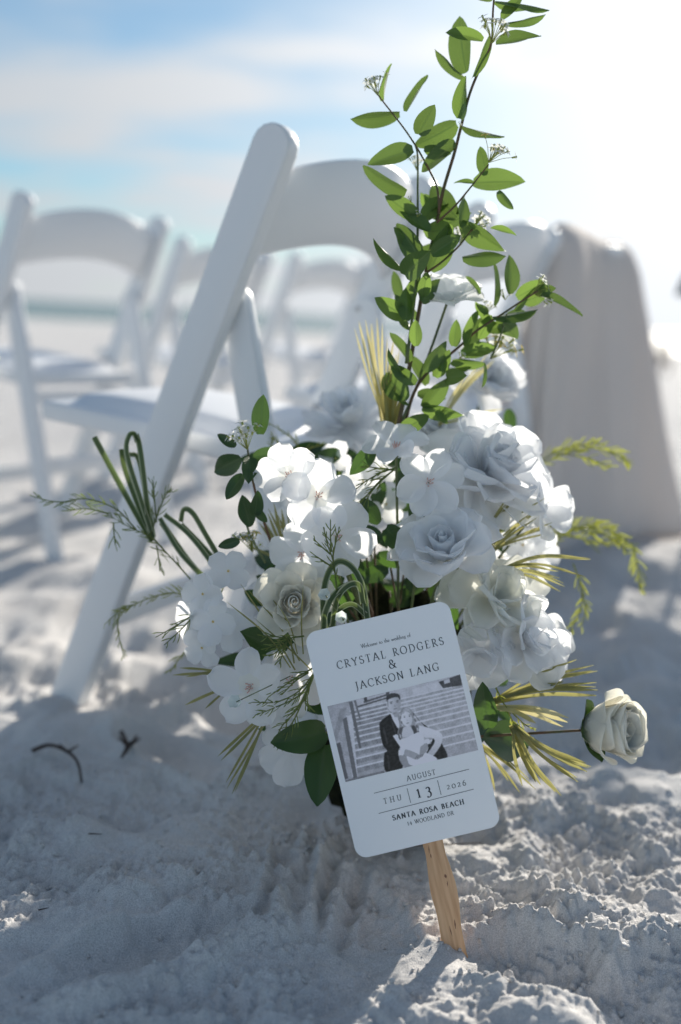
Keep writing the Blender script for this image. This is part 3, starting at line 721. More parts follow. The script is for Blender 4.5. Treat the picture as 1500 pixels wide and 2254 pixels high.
# work in the sketch coordinates of the enlarged print
zx = 82 + gu * 1151 + gv * 158; zy = 380 - gu * 283 + gv * 652
img = np.full(gu.shape, 0.50)
def poly(pts, val, soft=None):
    ins = np.zeros(gu.shape, bool); n = len(pts)
    for i in range(n):
        xa, ya = pts[i]; xb, yb = pts[(i + 1) % n]
        if ya == yb: continue
        ins ^= ((ya > zy) != (yb > zy)) & (zx < (xb - xa) * (zy - ya) / (yb - ya) + xa)
    img[ins] = val[ins] if isinstance(val, np.ndarray) else val
def ell(cx, cy, rx, ry, val, rot=-14):
    c, s = math.cos(R(rot)), math.sin(R(rot)); dx, dy = zx - cx, zy - cy
    ins = ((dx * c + dy * s) / rx) ** 2 + ((-dx * s + dy * c) / ry) ** 2 < 1
    img[ins] = val[ins] if isinstance(val, np.ndarray) else val
def spline(pts): return [(p.x, p.y) for p in catmull([(a, b, 0) for a, b in pts + [pts[0]]], 5)][:-1]
tex = 0.05 * perlin(gu * 90, gv * 60, 21) + 0.05 * perlin(gu * 22, gv * 12, 22)
img = 0.50 - 0.10 * gv + tex
for k, vv in enumerate((.12, .17, .22, .27, .33, .39, .46, .54, .63, .73, .84)):       # treads and risers
    band = (gv > vv) & (gv < vv + 0.018); img[band] = 0.60 + tex[band]
    ris = (gv > vv + 0.018) & (gv < vv + 0.05 + 0.03 * k / 10) ; img[ris] = np.where(gu[ris] < .42, 0.33, 0.42) + tex[ris] * 1.6
poly([(1040, 165), (1235, 97), (1252, 190), (1085, 218)], 0.10 + tex); poly([(1090, 150), (1140, 133), (1148, 168), (1098, 182)], 0.5)
poly([(820, 230), (1045, 160), (1085, 215), (830, 275)], 0.55 + tex)
poly([(330, 378), (590, 300), (592, 312), (336, 392)], 0.14); poly([(395, 335), (620, 262), (622, 276), (400, 350)], 0.16); poly([(398, 300), (424, 293), (430, 330), (404, 338)], 0.1)
poly([(590, 258), (618, 250), (622, 300), (597, 305)], 0.12)
poly([(82, 380), (268, 334), (335, 1010), (238, 1036)], 0.42 + tex); poly([(245, 460), (300, 450), (345, 980), (300, 990)], 0.56 + tex)
poly([(130, 650), (195, 400), (250, 385), (160, 690)], 0.36 + tex); poly([(160, 700), (195, 690), (262, 1000), (236, 1010)], 0.16)
poly([(215, 490), (250, 470), (345, 1000), (312, 1016)], 0.20); poly([(268, 340), (300, 332), (378, 735), (358, 742)], 0.20); poly([(310, 330), (330, 326), (372, 480), (360, 484)], 0.24)
poly([(240, 1015), (575, 930), (575, 950), (240, 1036)], 0.26 + tex)
# man: jacket, trousers, shirt, head
poly(spline([(625, 440), (545, 505), (535, 560), (560, 700), (600, 760), (575, 790), (590, 940), (735, 905), (700, 770), (720, 700), (690, 540), (660, 480)]), 0.016)
poly(spline([(830, 430), (880, 500), (960, 560), (1000, 640), (940, 790), (1000, 800), (1040, 830), (1125, 806), (1070, 690), (1010, 640), (900, 520)]), 0.018)
poly([(940, 700), (1075, 690), (1128, 806), (1036, 832), (980, 760)], 0.022)
poly([(628, 432), (690, 470), (715, 560), (690, 560), (650, 490)], 0.66); poly([(640, 405), (700, 430), (715, 470), (665, 470)], 0.40)
ell(657, 350, 62, 84, 0.52 - 0.10 * np.clip((zx - 640) / 60, -1, 1)); 
poly(spline([(596, 330), (594, 295), (625, 268), (665, 262), (705, 275), (716, 310), (710, 318), (690, 296), (645, 304), (612, 318), (604, 350)]), 0.06)
for ex in (636, 690): ell(ex, 350 - (ex - 636) * .2, 9, 4, 0.10); ell(ex, 338 - (ex - 636) * .2, 14, 3.5, 0.13)
ell(668, 372, 6, 10, 0.38); ell(672, 397, 17, 3.6, 0.24)
poly([(600, 380), (610, 410), (650, 432), (690, 425), (668, 440), (630, 432)], 0.30)
poly([(560, 560), (575, 552), (612, 700), (600, 705)], 0.05); poly([(640, 520), (652, 515), (690, 640), (680, 650)], 0.05); poly([(600, 800), (612, 796), (628, 915), (612, 920)], 0.045)
poly([(600, 318), (612, 325), (612, 390), (603, 370)], 0.34)
# woman: hair, face, dress, arms
poly(spline([(725, 400), (760, 380), (800, 395), (835, 440), (850, 500), (880, 560), (885, 610), (850, 640), (820, 600), (800, 550), (740, 560), (730, 640), (705, 670), (692, 610), (705, 540), (700, 460)]), 0.36 + 1.5 * tex)
poly(spline([(812, 540), (840, 545), (862, 600), (850, 632), (826, 612)]), 0.09); poly(spline([(708, 560), (742, 560), (732, 640), (706, 668), (698, 620)]), 0.13)
for k in range(9): poly(spline([(706 + 5 * k % 40, 440 + 22 * k), (714 + 5 * k % 40, 438 + 22 * k), (722 + 5 * k % 36, 470 + 22 * k), (712 + 5 * k % 36, 472 + 22 * k)]), 0.22 if k % 2 else 0.52)
for k in range(7): poly(spline([(822 + 7 * k, 430 + 26 * k), (832 + 7 * k, 430 + 26 * k), (842 + 7 * k, 465 + 26 * k), (830 + 7 * k, 466 + 26 * k)]), 0.50 if k % 2 else 0.2)
ell(772, 484, 47, 66, 0.60 - 0.08 * np.clip((zx - 775) / 50, -1, 1))
poly(spline([(728, 440), (752, 392), (790, 398), (815, 440), (800, 430), (768, 412), (742, 440)]), 0.46 + tex)
for ex in (752, 796): ell(ex, 468 - (ex - 752) * .2, 8, 4, 0.12); ell(ex, 456 - (ex - 752) * .2, 12, 2.5, 0.28)
ell(775, 495, 5, 7, 0.45); ell(778, 520, 14, 4, 0.28)
poly(spline([(740, 560), (800, 548), (830, 620), (740, 640), (728, 610)]), 0.56)
poly(spline([(880, 540), (960, 560), (1060, 600), (1082, 650), (1060, 720), (990, 810), (950, 790), (1010, 690), (1000, 650), (920, 640), (880, 600)]), 0.60 - 0.12 * np.clip((zy - 640) / 120, -1, 1))
poly(spline([(650, 630), (690, 620), (720, 670), (820, 620), (880, 600), (915, 640), (920, 700), (890, 750), (1035, 830), (830, 888), (770, 900), (720, 860), (700, 790), (720, 740), (690, 690)]), 0.72 + 0.8 * tex)
poly(spline([(700, 800), (760, 790), (790, 870), (830, 888), (765, 905), (720, 860)]), 0.36)
poly([(700, 760), (735, 735), (765, 745), (738, 800), (700, 790)], 0.74); poly(spline([(925, 665), (962, 655), (968, 695), (930, 700)]), 0.72)
poly(spline([(755, 745), (800, 755), (880, 790), (890, 820), (850, 835), (800, 815), (748, 790)]), 0.40)
poly(spline([(890, 720), (945, 690), (955, 730), (920, 790), (900, 815), (880, 800)]), 0.38)
for k in range(4): poly([(858 + 18 * k, 800 - 5 * k), (866 + 18 * k, 798 - 5 * k), (846 + 20 * k, 832 - 8 * k), (840 + 20 * k, 830 - 8 * k)], 0.22)

for _ in range(2): img = (img + np.roll(img, 1, 0) + np.roll(img, -1, 0) + np.roll(img, 1, 1) + np.roll(img, -1, 1)) / 5
img = img * (1 + 0.10 * perlin(gu * 160, gv * 95, 33)) + 0.02 * perlin(gu * 40, gv * 30, 34)
img = img.reshape(NY, SSP, NX, SSP).mean((1, 3)); img = np.clip(img * np.where(img > .25, 1.0 + .45 * np.clip((img - .25) * 4, 0, 1), 1.0), 0.01, 0.92)
pv = []; ctl, ctr, cbl = Vector(C2(721, 1555)), Vector(C2(1013, 1484.5)), Vector(C2(761, 1721.5))
for j in range(NY + 1):
    for i in range(NX + 1):
        q = ctl + (ctr - ctl) * (i / NX) + (cbl - ctl) * (j / NY); pv.append(C(q.x, q.y, 0.00008))
pf = [(j * (NX + 1) + i, (j + 1) * (NX + 1) + i, (j + 1) * (NX + 1) + i + 1, j * (NX + 1) + i + 1) for j in range(NY) for i in range(NX)]
pme = mesh_from('printed_picture', pv, pf, False)
ca = pme.color_attributes.new('print', 'FLOAT_COLOR', 'CORNER')
g_ = img.reshape(-1); rgb = np.stack([g_ * 1.02, g_ * 0.99, g_ * 1.06, np.ones_like(g_)], -1)
ca.data.foreach_set('color', np.repeat(rgb, 4, 0).astype(np.float32).ravel())
mpr = mat('photo_print', (0.5, 0.5, 0.5), 0.34, 0.45); vc = nd(mpr, 'ShaderNodeVertexColor'); vc.layer_name = 'print'; lk(mpr, vc.outputs['Color'], bsdf(mpr).inputs['Base Color'])
pic = add('printed_picture', pme, mpr, card)
pic['label'] = 'printed toned picture of a couple sitting on steps'
# ------------------------------------------------------------------ petals, leaves, flowers
def petal_mesh(name, W=0.8, c=0.62, kap=0.9, c1=0.0, c2=0.0, ruf=0.0, tip=0.0, seed=0, nv=12, ns=8, base=0.12):
    """unit-long petal along +Y, upper side +Z. kap: cupping across, c1/c2: bend along, ruf: wavy rim, tip: pointedness"""
    r = random.Random(seed); ph = r.random() * 6.28; k = r.uniform(4, 7); asy = r.uniform(-.08, .08)
    verts, uvs = [], []; y = z = 0.0; pv = 0.0; rows = []
    for i in range(nv + 1):
        v = i / nv; ang = c1 * v + c2 * v ** 3
        y += math.cos(ang) * (v - pv); z += math.sin(ang) * (v - pv); pv = v
        if v < c: w = base + (1 - base) * max(0.0, math.sin(math.pi / 2 * v / c)) ** 0.9
        else:
            q = (v - c) / (1 - c); w = (1 - q ** (2.2 - tip)) ** (0.5 + 0.4 * tip)
        w = max(w, 0.03) * W / 2
        for j in range(-ns // 2, ns // 2 + 1):
            s = j / (ns // 2)
            a = s * w * kap * 2 if kap else 0
            x = math.sin(a) / (kap * 2) if kap else s * w
            dz = (1 - math.cos(a)) / (kap * 2) if kap else 0
            rf = ruf * (math.sin(k * s + ph) * abs(s) + math.sin(9 * v + ph * 2 + s * 2) * 0.5 * abs(s)) * v
            notch = -0.05 * ruf * 8 * max(0, v - .8) * math.cos(s * 5 + ph)
            n_y, n_z = -math.sin(ang), math.cos(ang)
            verts.append((x + asy * v * v, y + n_y * (dz + rf) + notch, z + n_z * (dz + rf))); uvs.append((0.5 + s / 2, v))
    m_ = ns // 2 * 2 + 1; f = []
    for i in range(nv):
        for j in range(m_ - 1): a = i * m_ + j; f.append((a, a + 1, a + m_ + 1, a + m_))
    return mesh_from(name, verts, f, True, uvs)

def frame(n, spin=0.0):
    """rotation whose +Z is n"""
    n = n.normalized(); x = UP.cross(n); x = x.normalized() if x.length > 1e-3 else RIGHT.copy(); y = n.cross(x)
    m_ = Matrix.Identity(4)
    for i in range(3): m_[i][0] = x[i]; m_[i][1] = y[i]; m_[i][2] = n[i]
    return m_ @ Matrix.Rotation(spin, 4, 'Z')
def facing(a, b, c=1.0): return (BACK * c + RIGHT * a + UP * b).normalized()

PET = {}
def petset(key, mt, n=4, **kw):
    PET[key] = []
    for i in range(n):
        me_ = petal_mesh('petal', seed=hash_(key) + i, **kw); me_.materials.append(mt); PET[key].append(me_)
def hash_(s): return sum(ord(ch) * (i + 3) for i, ch in enumerate(s))
petset('star', M['petal'], 5, W=0.78, c=0.60, kap=0.75, c1=0.15, c2=-0.55, ruf=0.05, tip=0.30)
petset('round', M['petal'], 5, W=0.92, c=0.62, kap=0.7, c1=0.2, c2=-0.5, ruf=0.07, tip=0.0)
petset('broad', M['petal'], 5, W=1.05, c=0.60, kap=0.9, c1=0.3, c2=-0.7, ruf=0.09, tip=0.0)
petset('ruffle', M['petal'], 6, W=0.95, c=0.66, kap=0.95, c1=0.5, c2=-0.35, ruf=0.085, tip=0.05)
petset('mum', M['petal'], 4, W=0.42, c=0.6, kap=1.8, c1=0.5, c2=0.1, ruf=0.04, tip=0.3)
petset('hyd', M['petal'], 5, W=0.98, c=0.58, kap=0.5, c1=0.1, c2=-0.35, ruf=0.05, tip=0.0, nv=6, ns=4)
petset('ivo', M['petal_ivory'], 6, W=1.0, c=0.62, kap=1.1, c1=0.4, c2=-0.55, ruf=0.08, tip=0.0)
petset('rose_in', M['petal_cream'], 4, W=1.15, c=0.55, kap=1.45, c1=0.15, c2=0.1, ruf=0.01, tip=0.0, base=0.6, ns=10)
petset('rose_mid', M['petal_cream'], 4, W=1.2, c=0.6, kap=1.15, c1=0.35, c2=-0.5, ruf=0.02, tip=0.0, base=0.4, ns=10)
petset('rose_out', M['petal_cream'], 4, W=1.2, c=0.58, kap=0.95, c1=0.55, c2=-1.3, ruf=0.03, tip=0.1, base=0.35, ns=10)
petset('wrose_in', M['petal'], 4, W=1.2, c=0.55, kap=1.4, c1=0.2, c2=0.1, ruf=0.03, tip=0.0, base=0.6, ns=10)
petset('wrose_out', M['petal'], 5, W=1.25, c=0.58, kap=0.85, c1=0.5, c2=-1.1, ruf=0.06, tip=0.12, base=0.35, ns=10)

def put_petal(fr, parent, key, az, open_, length, r0=0.0, zoff=0.0, wid=1.0, twist=0.0, solid=0.0, rr=None):
    rr = rr or rnd
    me_ = rr.choice(PET[key])
    m_ = fr @ Matrix.Rotation(az - math.pi / 2, 4, 'Z') @ Matrix.Translation((0, r0, zoff)) @ Matrix.Rotation(open_, 4, 'X') @ Matrix.Rotation(twist, 4, 'Y') @ Matrix.Diagonal((length * wid, length, length, 1))
    o = add('petal', me_, None, parent, m_)
    if solid:
        sb_ = o.modifiers.new('smooth', 'SUBSURF'); sb_.levels = 1; sb_.render_levels = 1
        md_ = o.modifiers.new('thickness', 'SOLIDIFY'); md_.thickness = solid; md_.offset = 0
    return o
def stem_part(parent, p0, p1, r=0.0018, mt=None, bend=None):
    mid = (p0 + p1) / 2 + (bend or Vector((0, 0, 0)))
    mb = MB(); mb.tube([p0, mid, p1], r, r * 1.1, n=7, sm=5); add('stem', mb.mesh('stem'), mt or M['stem_green'], parent)
CORE = P(880, 1560, 1.10)                                   # the foam block all stems go into

def centre_star(parent, fr, s, kind):
    mb = MB()
    if kind == 'corona':                                    # serrated ring with a paler eye
        n = 16; rows = []
        for q, (rr_, z) in enumerate(((0.02, 0.02), (0.10, 0.05), (0.22, 0.10), (0.30, 0.13))):
            rows.append([fr @ Vector((rr_ * s * (1 + (0.16 * (k % 2) if q == 3 else 0)) * math.cos(2 * math.pi * k / n), rr_ * s * (1 + (0.16 * (k % 2) if q == 3 else 0)) * math.sin(2 * math.pi * k / n), z * s)) for k in range(n)])
        mb.quadstrip(rows, True); cor = add('corona', mb.mesh('corona'), M['petal_ivory'], parent)
        mb = MB()
    for k in range(9):
        a = 2.4 * k; rr_ = 0.02 + 0.009 * k
        b = fr @ Vector((rr_ * s * math.cos(a), rr_ * s * math.sin(a), 0.01 * s)); t_ = fr @ Vector((rr_ * 1.5 * s * math.cos(a), rr_ * 1.5 * s * math.sin(a), 0.16 * s))
        mb.tube([b, t_], 0.010 * s, 0.016 * s, n=5)
    add('stamens', mb.mesh('stamens'), M['anther'] if kind != 'yellow' else M['pollen'], parent)

def star_flower(px, py, d, rpx, a, b, label, n=6, spin=0.0, open_=0.28, key='star', centre='corona', stem_to=None, cat='flower', layers=1, group=None, seed=1):
    c = P(px, py, d); s = rpx * d / FPX; fr = Matrix.Translation(c) @ frame(facing(a, b), spin); rr = random.Random(seed)
    rt = root('white_blossom', c, label, cat, group or 'loose white blossoms in the bouquet')
    for L in range(layers):
        for k in range(n):
            put_petal(fr, rt, key, 2 * math.pi * (k + 0.5 * L) / n + rr.uniform(-.1, .1), open_ + 0.25 * L + rr.uniform(-.15, .15), s * (1 - .18 * L) * rr.uniform(.92, 1.06), 0.02 * s, 0.01 * s * L + 0.004 * s * k, rr.uniform(.92, 1.08), rr.uniform(-.25, .25), rr=rr)
    if centre: centre_star(rt, fr, s, centre)
    stem_part(rt, c + (fr.to_3x3() @ Vector((0, 0, -0.02 * s))), stem_to if stem_to is not None else c.lerp(CORE, .75), 0.0014, bend=(fr.to_3x3() @ Vector((0, 0, -0.25 * s))))
    return rt

def rose(px, py, d, rpx, nrm, label, keys, spin=0.0, solid=0.0, name='rose', layers=None, seed=3, stem_to=None, sepals=True, rstem=0.0018, stem_mt=None, group=None):
    c = P(px, py, d); s = rpx * d / FPX; fr = Matrix.Translation(c) @ frame(nrm, spin); rr = random.Random(seed)
    rt = root(name, c, label, 'rose', group)
    rows = []                                              # the tightly rolled heart
    for i in range(43):
        q = i / 42; a = q * 4.1 * math.pi; r_ = (.03 + .20 * q ** 1.2 * (1 + .12 * math.sin(a * 2.3 + seed))) * s
        rows.append([fr @ Vector((r_ * f_ * math.cos(a), r_ * f_ * math.sin(a), z_ * s)) for f_, z_ in ((.55, -.15), (.9, .05), (1.08, .24 - .05 * q), (1.0, .40 - .10 * q + .02 * math.sin(a * 1.7)), (.93, .46 - .12 * q + .03 * math.sin(a * 1.7)))])
    mb = MB(); mb.quadstrip(rows); me_ = mb.mesh('heart'); bo = add('heart', me_, PET[keys[0]][0].materials[0], rt)
    bo.modifiers.new('thickness', 'SOLIDIFY').thickness = max(solid, .0004)
    layers = layers or ((4, 1.35, .64, .17, 0), (5, 1.12, .76, .20, 1), (5, 0.86, .86, .22, 1), (6, 0.58, .94, .22, 2), (6, 0.30, 1.0, .20, 2))
    az = 0.0
    for li, (n, op, ln, r0, ki) in enumerate(layers):
        for k in range(n):
            az += 2 * math.pi / n
            put_petal(fr, rt, keys[ki], az + li * 0.9 + rr.uniform(-.12, .12), op + rr.uniform(-.08, .08), s * ln * rr.uniform(.95, 1.05), r0 * s, -0.18 * s - 0.06 * s * li * .3, rr.uniform(.95, 1.1), rr.uniform(-.12, .12), solid, rr)
    if sepals:
        for k in range(5):
            a = 2 * math.pi * k / 5 + 0.4
            m_ = fr @ Matrix.Rotation(a, 4, 'Z') @ Matrix.Translation((0, 0.12 * s, -0.36 * s)) @ Matrix.Rotation(0.62, 4, 'X') @ Matrix.Diagonal((0.55 * s, 0.62 * s, 0.5 * s, 1))
            add('sepal', LEAFM['dark'][k % 3], None, rt, m_)
    base = fr @ Vector((0, 0, -0.30 * s))
    stem_part(rt, base, stem_to if stem_to is not None else c.lerp(CORE, .75), rstem, stem_mt)
    return rt

def peony(px, py, d, rpx, a, b, label, key='ruffle', rings=None, seed=5, stem_to=None, name='peony', cat='flower', group=None):
    c = P(px, py, d); s = rpx * d / FPX; fr = Matrix.Translation(c) @ frame(facing(a, b), seed); rr = random.Random(seed)
    rt = root(name, c, label, cat, group)
    rings = rings or ((5, 1.45, .42), (8, 1.2, .55), (10, .95, .68), (12, .7, .80), (13, .45, .9), (13, .2, .97), (12, -.05, 1.0))
    for li, (n, op, ln) in enumerate(rings):
        for k in range(n):
            put_petal(fr, rt, key, 2 * math.pi * k / n + li * .7 + rr.uniform(-.3, .3), op + rr.uniform(-.34, .34), s * ln * rr.uniform(.8, 1.15), .03 * s * li * .5, -.05 * s * li, rr.uniform(.85, 1.15), rr.uniform(-.3, .3), rr=rr)
    stem_part(rt, fr @ Vector((0, 0, -.2 * s)), stem_to if stem_to is not None else c.lerp(CORE, .75), 0.002)
    return rt

def floret(parent, c, s, nrm, rr, key='hyd', n=4, name='floret'):
    fr = Matrix.Translation(c) @ frame(nrm, rr.uniform(0, 3)); fl = sub_root(name, parent, fr)
    for k in range(n): put_petal(fr, fl, key, 2 * math.pi * k / n + rr.uniform(-.1, .1), .18 + rr.uniform(-.12, .15), s * rr.uniform(.92, 1.08), .01 * s, .012 * s * (k % 2), rr.uniform(.95, 1.08), rr.uniform(-.2, .2), rr=rr)
    mb = MB()
    for k in range(5): a = 1.256 * k; mb.tube([c + nrm * .01 * s, c + nrm * .09 * s + (fr.to_3x3() @ Vector((.05 * s * math.cos(a), .05 * s * math.sin(a), 0)))], .012 * s, .018 * s, n=5)
    add('eye', mb.mesh('eye'), M['pollen'], fl)
def hydrangea(label, d, florets, rpx, seed=2, stem_to=None, group=None):
    """florets: (px, py, depth offset, tilt a, tilt b)"""
    cx = sum(f[0] for f in florets) / len(florets); cy = sum(f[1] for f in florets) / len(florets)
    c = P(cx, cy, d + .03); rr = random.Random(seed)
    rt = root('hydrangea', c, label, 'flower', group or 'hydrangea heads in the bouquet')
    for (px, py, dd, a, b) in florets:
        p = P(px, py, d + dd); s = rpx * rr.uniform(.9, 1.1) * d / FPX; n_ = facing(a, b)
        floret(rt, p, s, n_, rr)
        mb = MB(); mb.tube([p, p - n_ * s * .4, c + (p - c) * .2 - n_ * s * .3], .0007, n=5, sm=3); add('floret_stalk', mb.mesh('stalk'), M['stalk'], rt)
    stem_part(rt, c, stem_to if stem_to is not None else c.lerp(CORE, .75), .002)
    return rt

# ------- leaves
def leaf_mesh(name, W, fold, curl, seed, tip=0.5, nv=9, ns=6):
    r = random.Random(seed); verts, uvs, f = [], [], []; y = z = 0.0; pv = 0; tw = r.uniform(-.35, .35); bendx = r.uniform(-.07, .07)
    for i in range(nv + 1):
        v = i / nv; ang = curl * (v - .35); y += math.cos(ang) * (v - pv); z += math.sin(ang) * (v - pv); pv = v
        w = W / 2 * max(.03, (math.sin(math.pi * (.04 + .96 * v) ** .85)) ** .68 * (1 - .22 * tip * v)) if i < nv else W / 2 * .03
        for j in range(ns + 1):
            s = -1 + 2 * j / ns; a = tw * v
            x = s * w; dz = fold * abs(s) * w + .05 * W * math.sin(7 * v + 2 * s + seed) * abs(s) * .6
            verts.append((x * math.cos(a) - dz * math.sin(a) + bendx * v * v, y - math.sin(ang) * dz, z + x * math.sin(a) + math.cos(ang) * dz)); uvs.append((j / ns, v))
    for i in range(nv):
        for j in range(ns): a = i * (ns + 1) + j; f.append((a, a + 1, a + ns + 2, a + ns + 1))
    return mesh_from(name, verts, f, True, uvs)
LEAFM = {'green': [], 'dark': []}
for i in range(6):
    for k in LEAFM:
        me_ = leaf_mesh('leaf', 1.0, .28 + .06 * (i % 3), (-.5, -.2, .3, -.8, -.35, .15)[i], 31 * i + 5, .5); me_.materials.append(M['leaf' if k == 'green' else 'leaf_dark']); LEAFM[k].append(me_)
leaf_i = [0]
def leaf(parent, bx, by, tx, ty, w, d, key='green', dd=None, flip=None, W0=.50):
    """leaf from photo pixel b to t with apparent width ratio w; a narrower look means the blade is turned about its axis"""
    leaf_i[0] += 1; rr = random.Random(leaf_i[0] * 17)
    if key == 'green': tx, ty = bx + (tx - bx) * 1.08, by + (ty - by) * 1.08
    Lpx = math.hypot(tx - bx, ty - by); La = Lpx * d / FPX
    if w > W0: Lr = min(La * w / W0, La * 1.7); dz_ = math.sqrt(max(0, Lr * Lr - La * La)) * rr.choice((-1, 1)); turn = rr.uniform(-.25, .25)
    else: dz_ = La * rr.uniform(-.25, .25); turn = math.acos(max(.05, w / W0)) * rr.choice((-1, 1))
    if dd is not None: dz_ = dd
    b = P(bx, by, d); t_ = P(tx, ty, d + dz_); ax = (t_ - b); L = ax.length; ax.normalize()
    nrm = (b - CAM) * -1; nrm = (nrm - ax * nrm.dot(ax)).normalized()
    nrm = Matrix.Rotation(turn, 3, ax) @ nrm
    if rr.random() < .35: nrm = -nrm
    sd = ax.cross(nrm); m_ = Matrix.Identity(4); ww = La * W0 if w <= W0 else La * w
    for i in range(3): m_[i][0] = sd[i] * ww; m_[i][1] = ax[i] * L; m_[i][2] = nrm[i] * ww * 1.2; m_[i][3] = b[i]
    o = add('leaf', rr.choice(LEAFM[key]), None, parent, m_)
    return o
def blossom_cluster(parent, bx, by, cx, cy, rpx, d, n=13, seed=1, yellow=False):
    """umbel of tiny stars fanning from b around the direction to c"""
    rr = random.Random(seed); b = P(bx, by, d); c = P(cx, cy, d - .004); ax = (c - b); s = rpx * d / FPX; ax = ax.normalized() if ax.length > 1e-6 else UP
    mb = MB()
    for k in range(n):
        q = Vector((rr.gauss(0, 1), rr.gauss(0, 1), rr.gauss(0, 1))).normalized()
        tip = b + ax * s * rr.uniform(.55, 1.0) + (q - ax * q.dot(ax)) * s * rr.uniform(.25, .95)
        dr = (tip - b).normalized(); mb.tube([b, b.lerp(tip, .5) + ax * s * .08, tip], .00035, .0003, n=4, mi=0)
        fr = Matrix.Translation(tip) @ frame(dr, rr.uniform(0, 6)); r_ = s * rr.uniform(.22, .30)
        for j in range(5):
            a = 2 * math.pi * j / 5; cs_, sn = math.cos(a), math.sin(a); cw, sw = -sn, cs_
            pts = [(0, 0, 0), (.55 * cs_ + .3 * cw, .55 * sn + .3 * sw, .15), (1.1 * cs_, 1.1 * sn, .05), (.55 * cs_ - .3 * cw, .55 * sn - .3 * sw, .15)]
            i0 = len(mb.v); mb.v += [tuple(fr @ (Vector(p) * r_)) for p in pts]; mb.uv += [(.5, .5)] * 4; mb.f.append((i0, i0 + 1, i0 + 2, i0 + 3)); mb.mi.append(1 if not (yellow and k % 3 == 0) else 2)
        mb.tube([tip - dr * r_ * .6, tip + dr * r_ * .3], r_ * .14, r_ * .2, n=5, mi=0)
    add('blossom_cluster', mb.mesh('blossom_cluster'), [M['stalk'], M['blossom'], M['pollen']], parent)
def stem_px(parent, pts, d, r0, r1, mt, name='stem', d1=None):
    n = len(pts); g = [P(x, y, d + ((d1 or d) - d) * i / (n - 1)) for i, (x, y) in enumerate(pts)]
    mb = MB(); mb.tube(g, r0, r1, n=7, sm=5); return add(name, mb.mesh(name), mt, parent)

# ------- tall leafy branch
d = 1.005
br = root('leafy_branch', P(880, 940, d), 'tallest green leafy branch with tiny white star blossoms, rising out of the photo top', 'branch', 'leafy branches in the bouquet')
stem_px(br, [(862, 1000), (885, 900), (905, 790), (922, 690), (940, 590), (960, 500), (976, 420), (1000, 340), (1014, 285), (1035, 205), (1062, 140), (1082, 95), (1086, 20), (1092, -40)], 1.05, .0026, .0009, M['stem'], d1=.985)
stem_px(br, [(968, 470), (962, 412), (938, 360), (915, 320), (888, 280), (845, 225), (830, 205)], d, .0012, .0007, M['stem'])
stem_px(br, [(895, 800), (908, 700), (918, 600), (920, 500), (920, 420), (920, 345), (914, 318)], d + .01, .0018, .0008, M['stem_green'])
stem_px(br, [(940, 600), (975, 575), (1012, 540), (1035, 510), (1052, 496)], d, .0012, .0007, M['stem'])
stem_px(br, [(962, 490), (1000, 455), (1022, 430), (1050, 395), (1076, 362)], d - .005, .0011, .0007, M['stem'])
for q in ((1090, 2, 1203, 16, .12), (1107, 42, 1146, -6, .42), (1113, 50, 1196, 36, .15), (1027, 160, 1008, 46, .42), (1063, 90, 988, 70, .32), (1092, 98, 1185, 82, .30), (1084, -2, 1048, -4, .15),
          (1024, 170, 961, 116, .20), (1040, 170, 1073, 85, .14), (1014, 262, 1026, 176, .40), (1018, 277, 1104, 300, .16), (880, 248, 780, 265, .30), (845, 222, 858, 145, .15), (896, 246, 941, 172, .12),
          (922, 296, 953, 235, .60), (1005, 272, 917, 320, .46), (910, 330, 818, 362, .43), (1004, 316, 932, 372, .40), (934, 326, 990, 338, .45), (895, 422, 804, 372, .33), (920, 487, 855, 432, .44),
          (1007, 480, 951, 417, .60), (930, 488, 968, 435, .55), (1042, 403, 1148, 400, .42), (1098, 420, 1127, 459, .42), (1046, 405, 1002, 400, .22), (1071, 386, 1060, 327, .42), (1013, 500, 1024, 440, .35), (1004, 470, 1022, 425, .2),
          (998, 505, 934, 512, .66), (1015, 487, 1106, 548, .42), (1080, 503, 1134, 516, .2), (1018, 567, 1108, 562, .30), (931, 577, 880, 497, .46), (892, 596, 826, 533, .18), (892, 606, 940, 556, .75), (947, 596, 990, 498, .45), (950, 560, 1010, 520, .5),
          (893, 697, 830, 660, .55), (897, 698, 920, 606, .36)):
    leaf(br, *q, d - .01 + .03 * ((q[0] * 7 + q[1]) % 10) / 10)
rr_ = random.Random(77)
for k in range(19):                                          # denser foliage on the lower half
    y0 = rr_.uniform(470, 880); x0 = 918 - (y0 - 520) * .05 + rr_.uniform(-16, 30) + max(0, 600 - y0) * .25; a_ = rr_.uniform(-2.7, -.4); L_ = rr_.uniform(52, 84)
    leaf(br, x0, y0, x0 + L_ * math.cos(a_), y0 + L_ * math.sin(a_) * .9, rr_.uniform(.2, .6), d + rr_.uniform(0, .05))
blossom_cluster(br, 1083, 96, 1092, 62, 48, d - .015, 16, 1); blossom_cluster(br, 832, 210, 824, 178, 40, d, 16, 2); blossom_cluster(br, 1076, 358, 1092, 335, 44, d - .01, 15, 3, True)
blossom_cluster(br, 1040, 505, 1062, 480, 40, d + .03, 12, 4); blossom_cluster(br, 1015, 540, 1025, 512, 34, d + .03, 10, 5); blossom_cluster(br, 918, 375, 912, 345, 30, d + .04, 9, 6)
for (x, y) in ((919, 470), (903, 612), (1014, 275), (905, 438), (940, 606)): blossom_cluster(br, x, y + 8, x + 3, y - 10, 13, d - .004, 3, x)

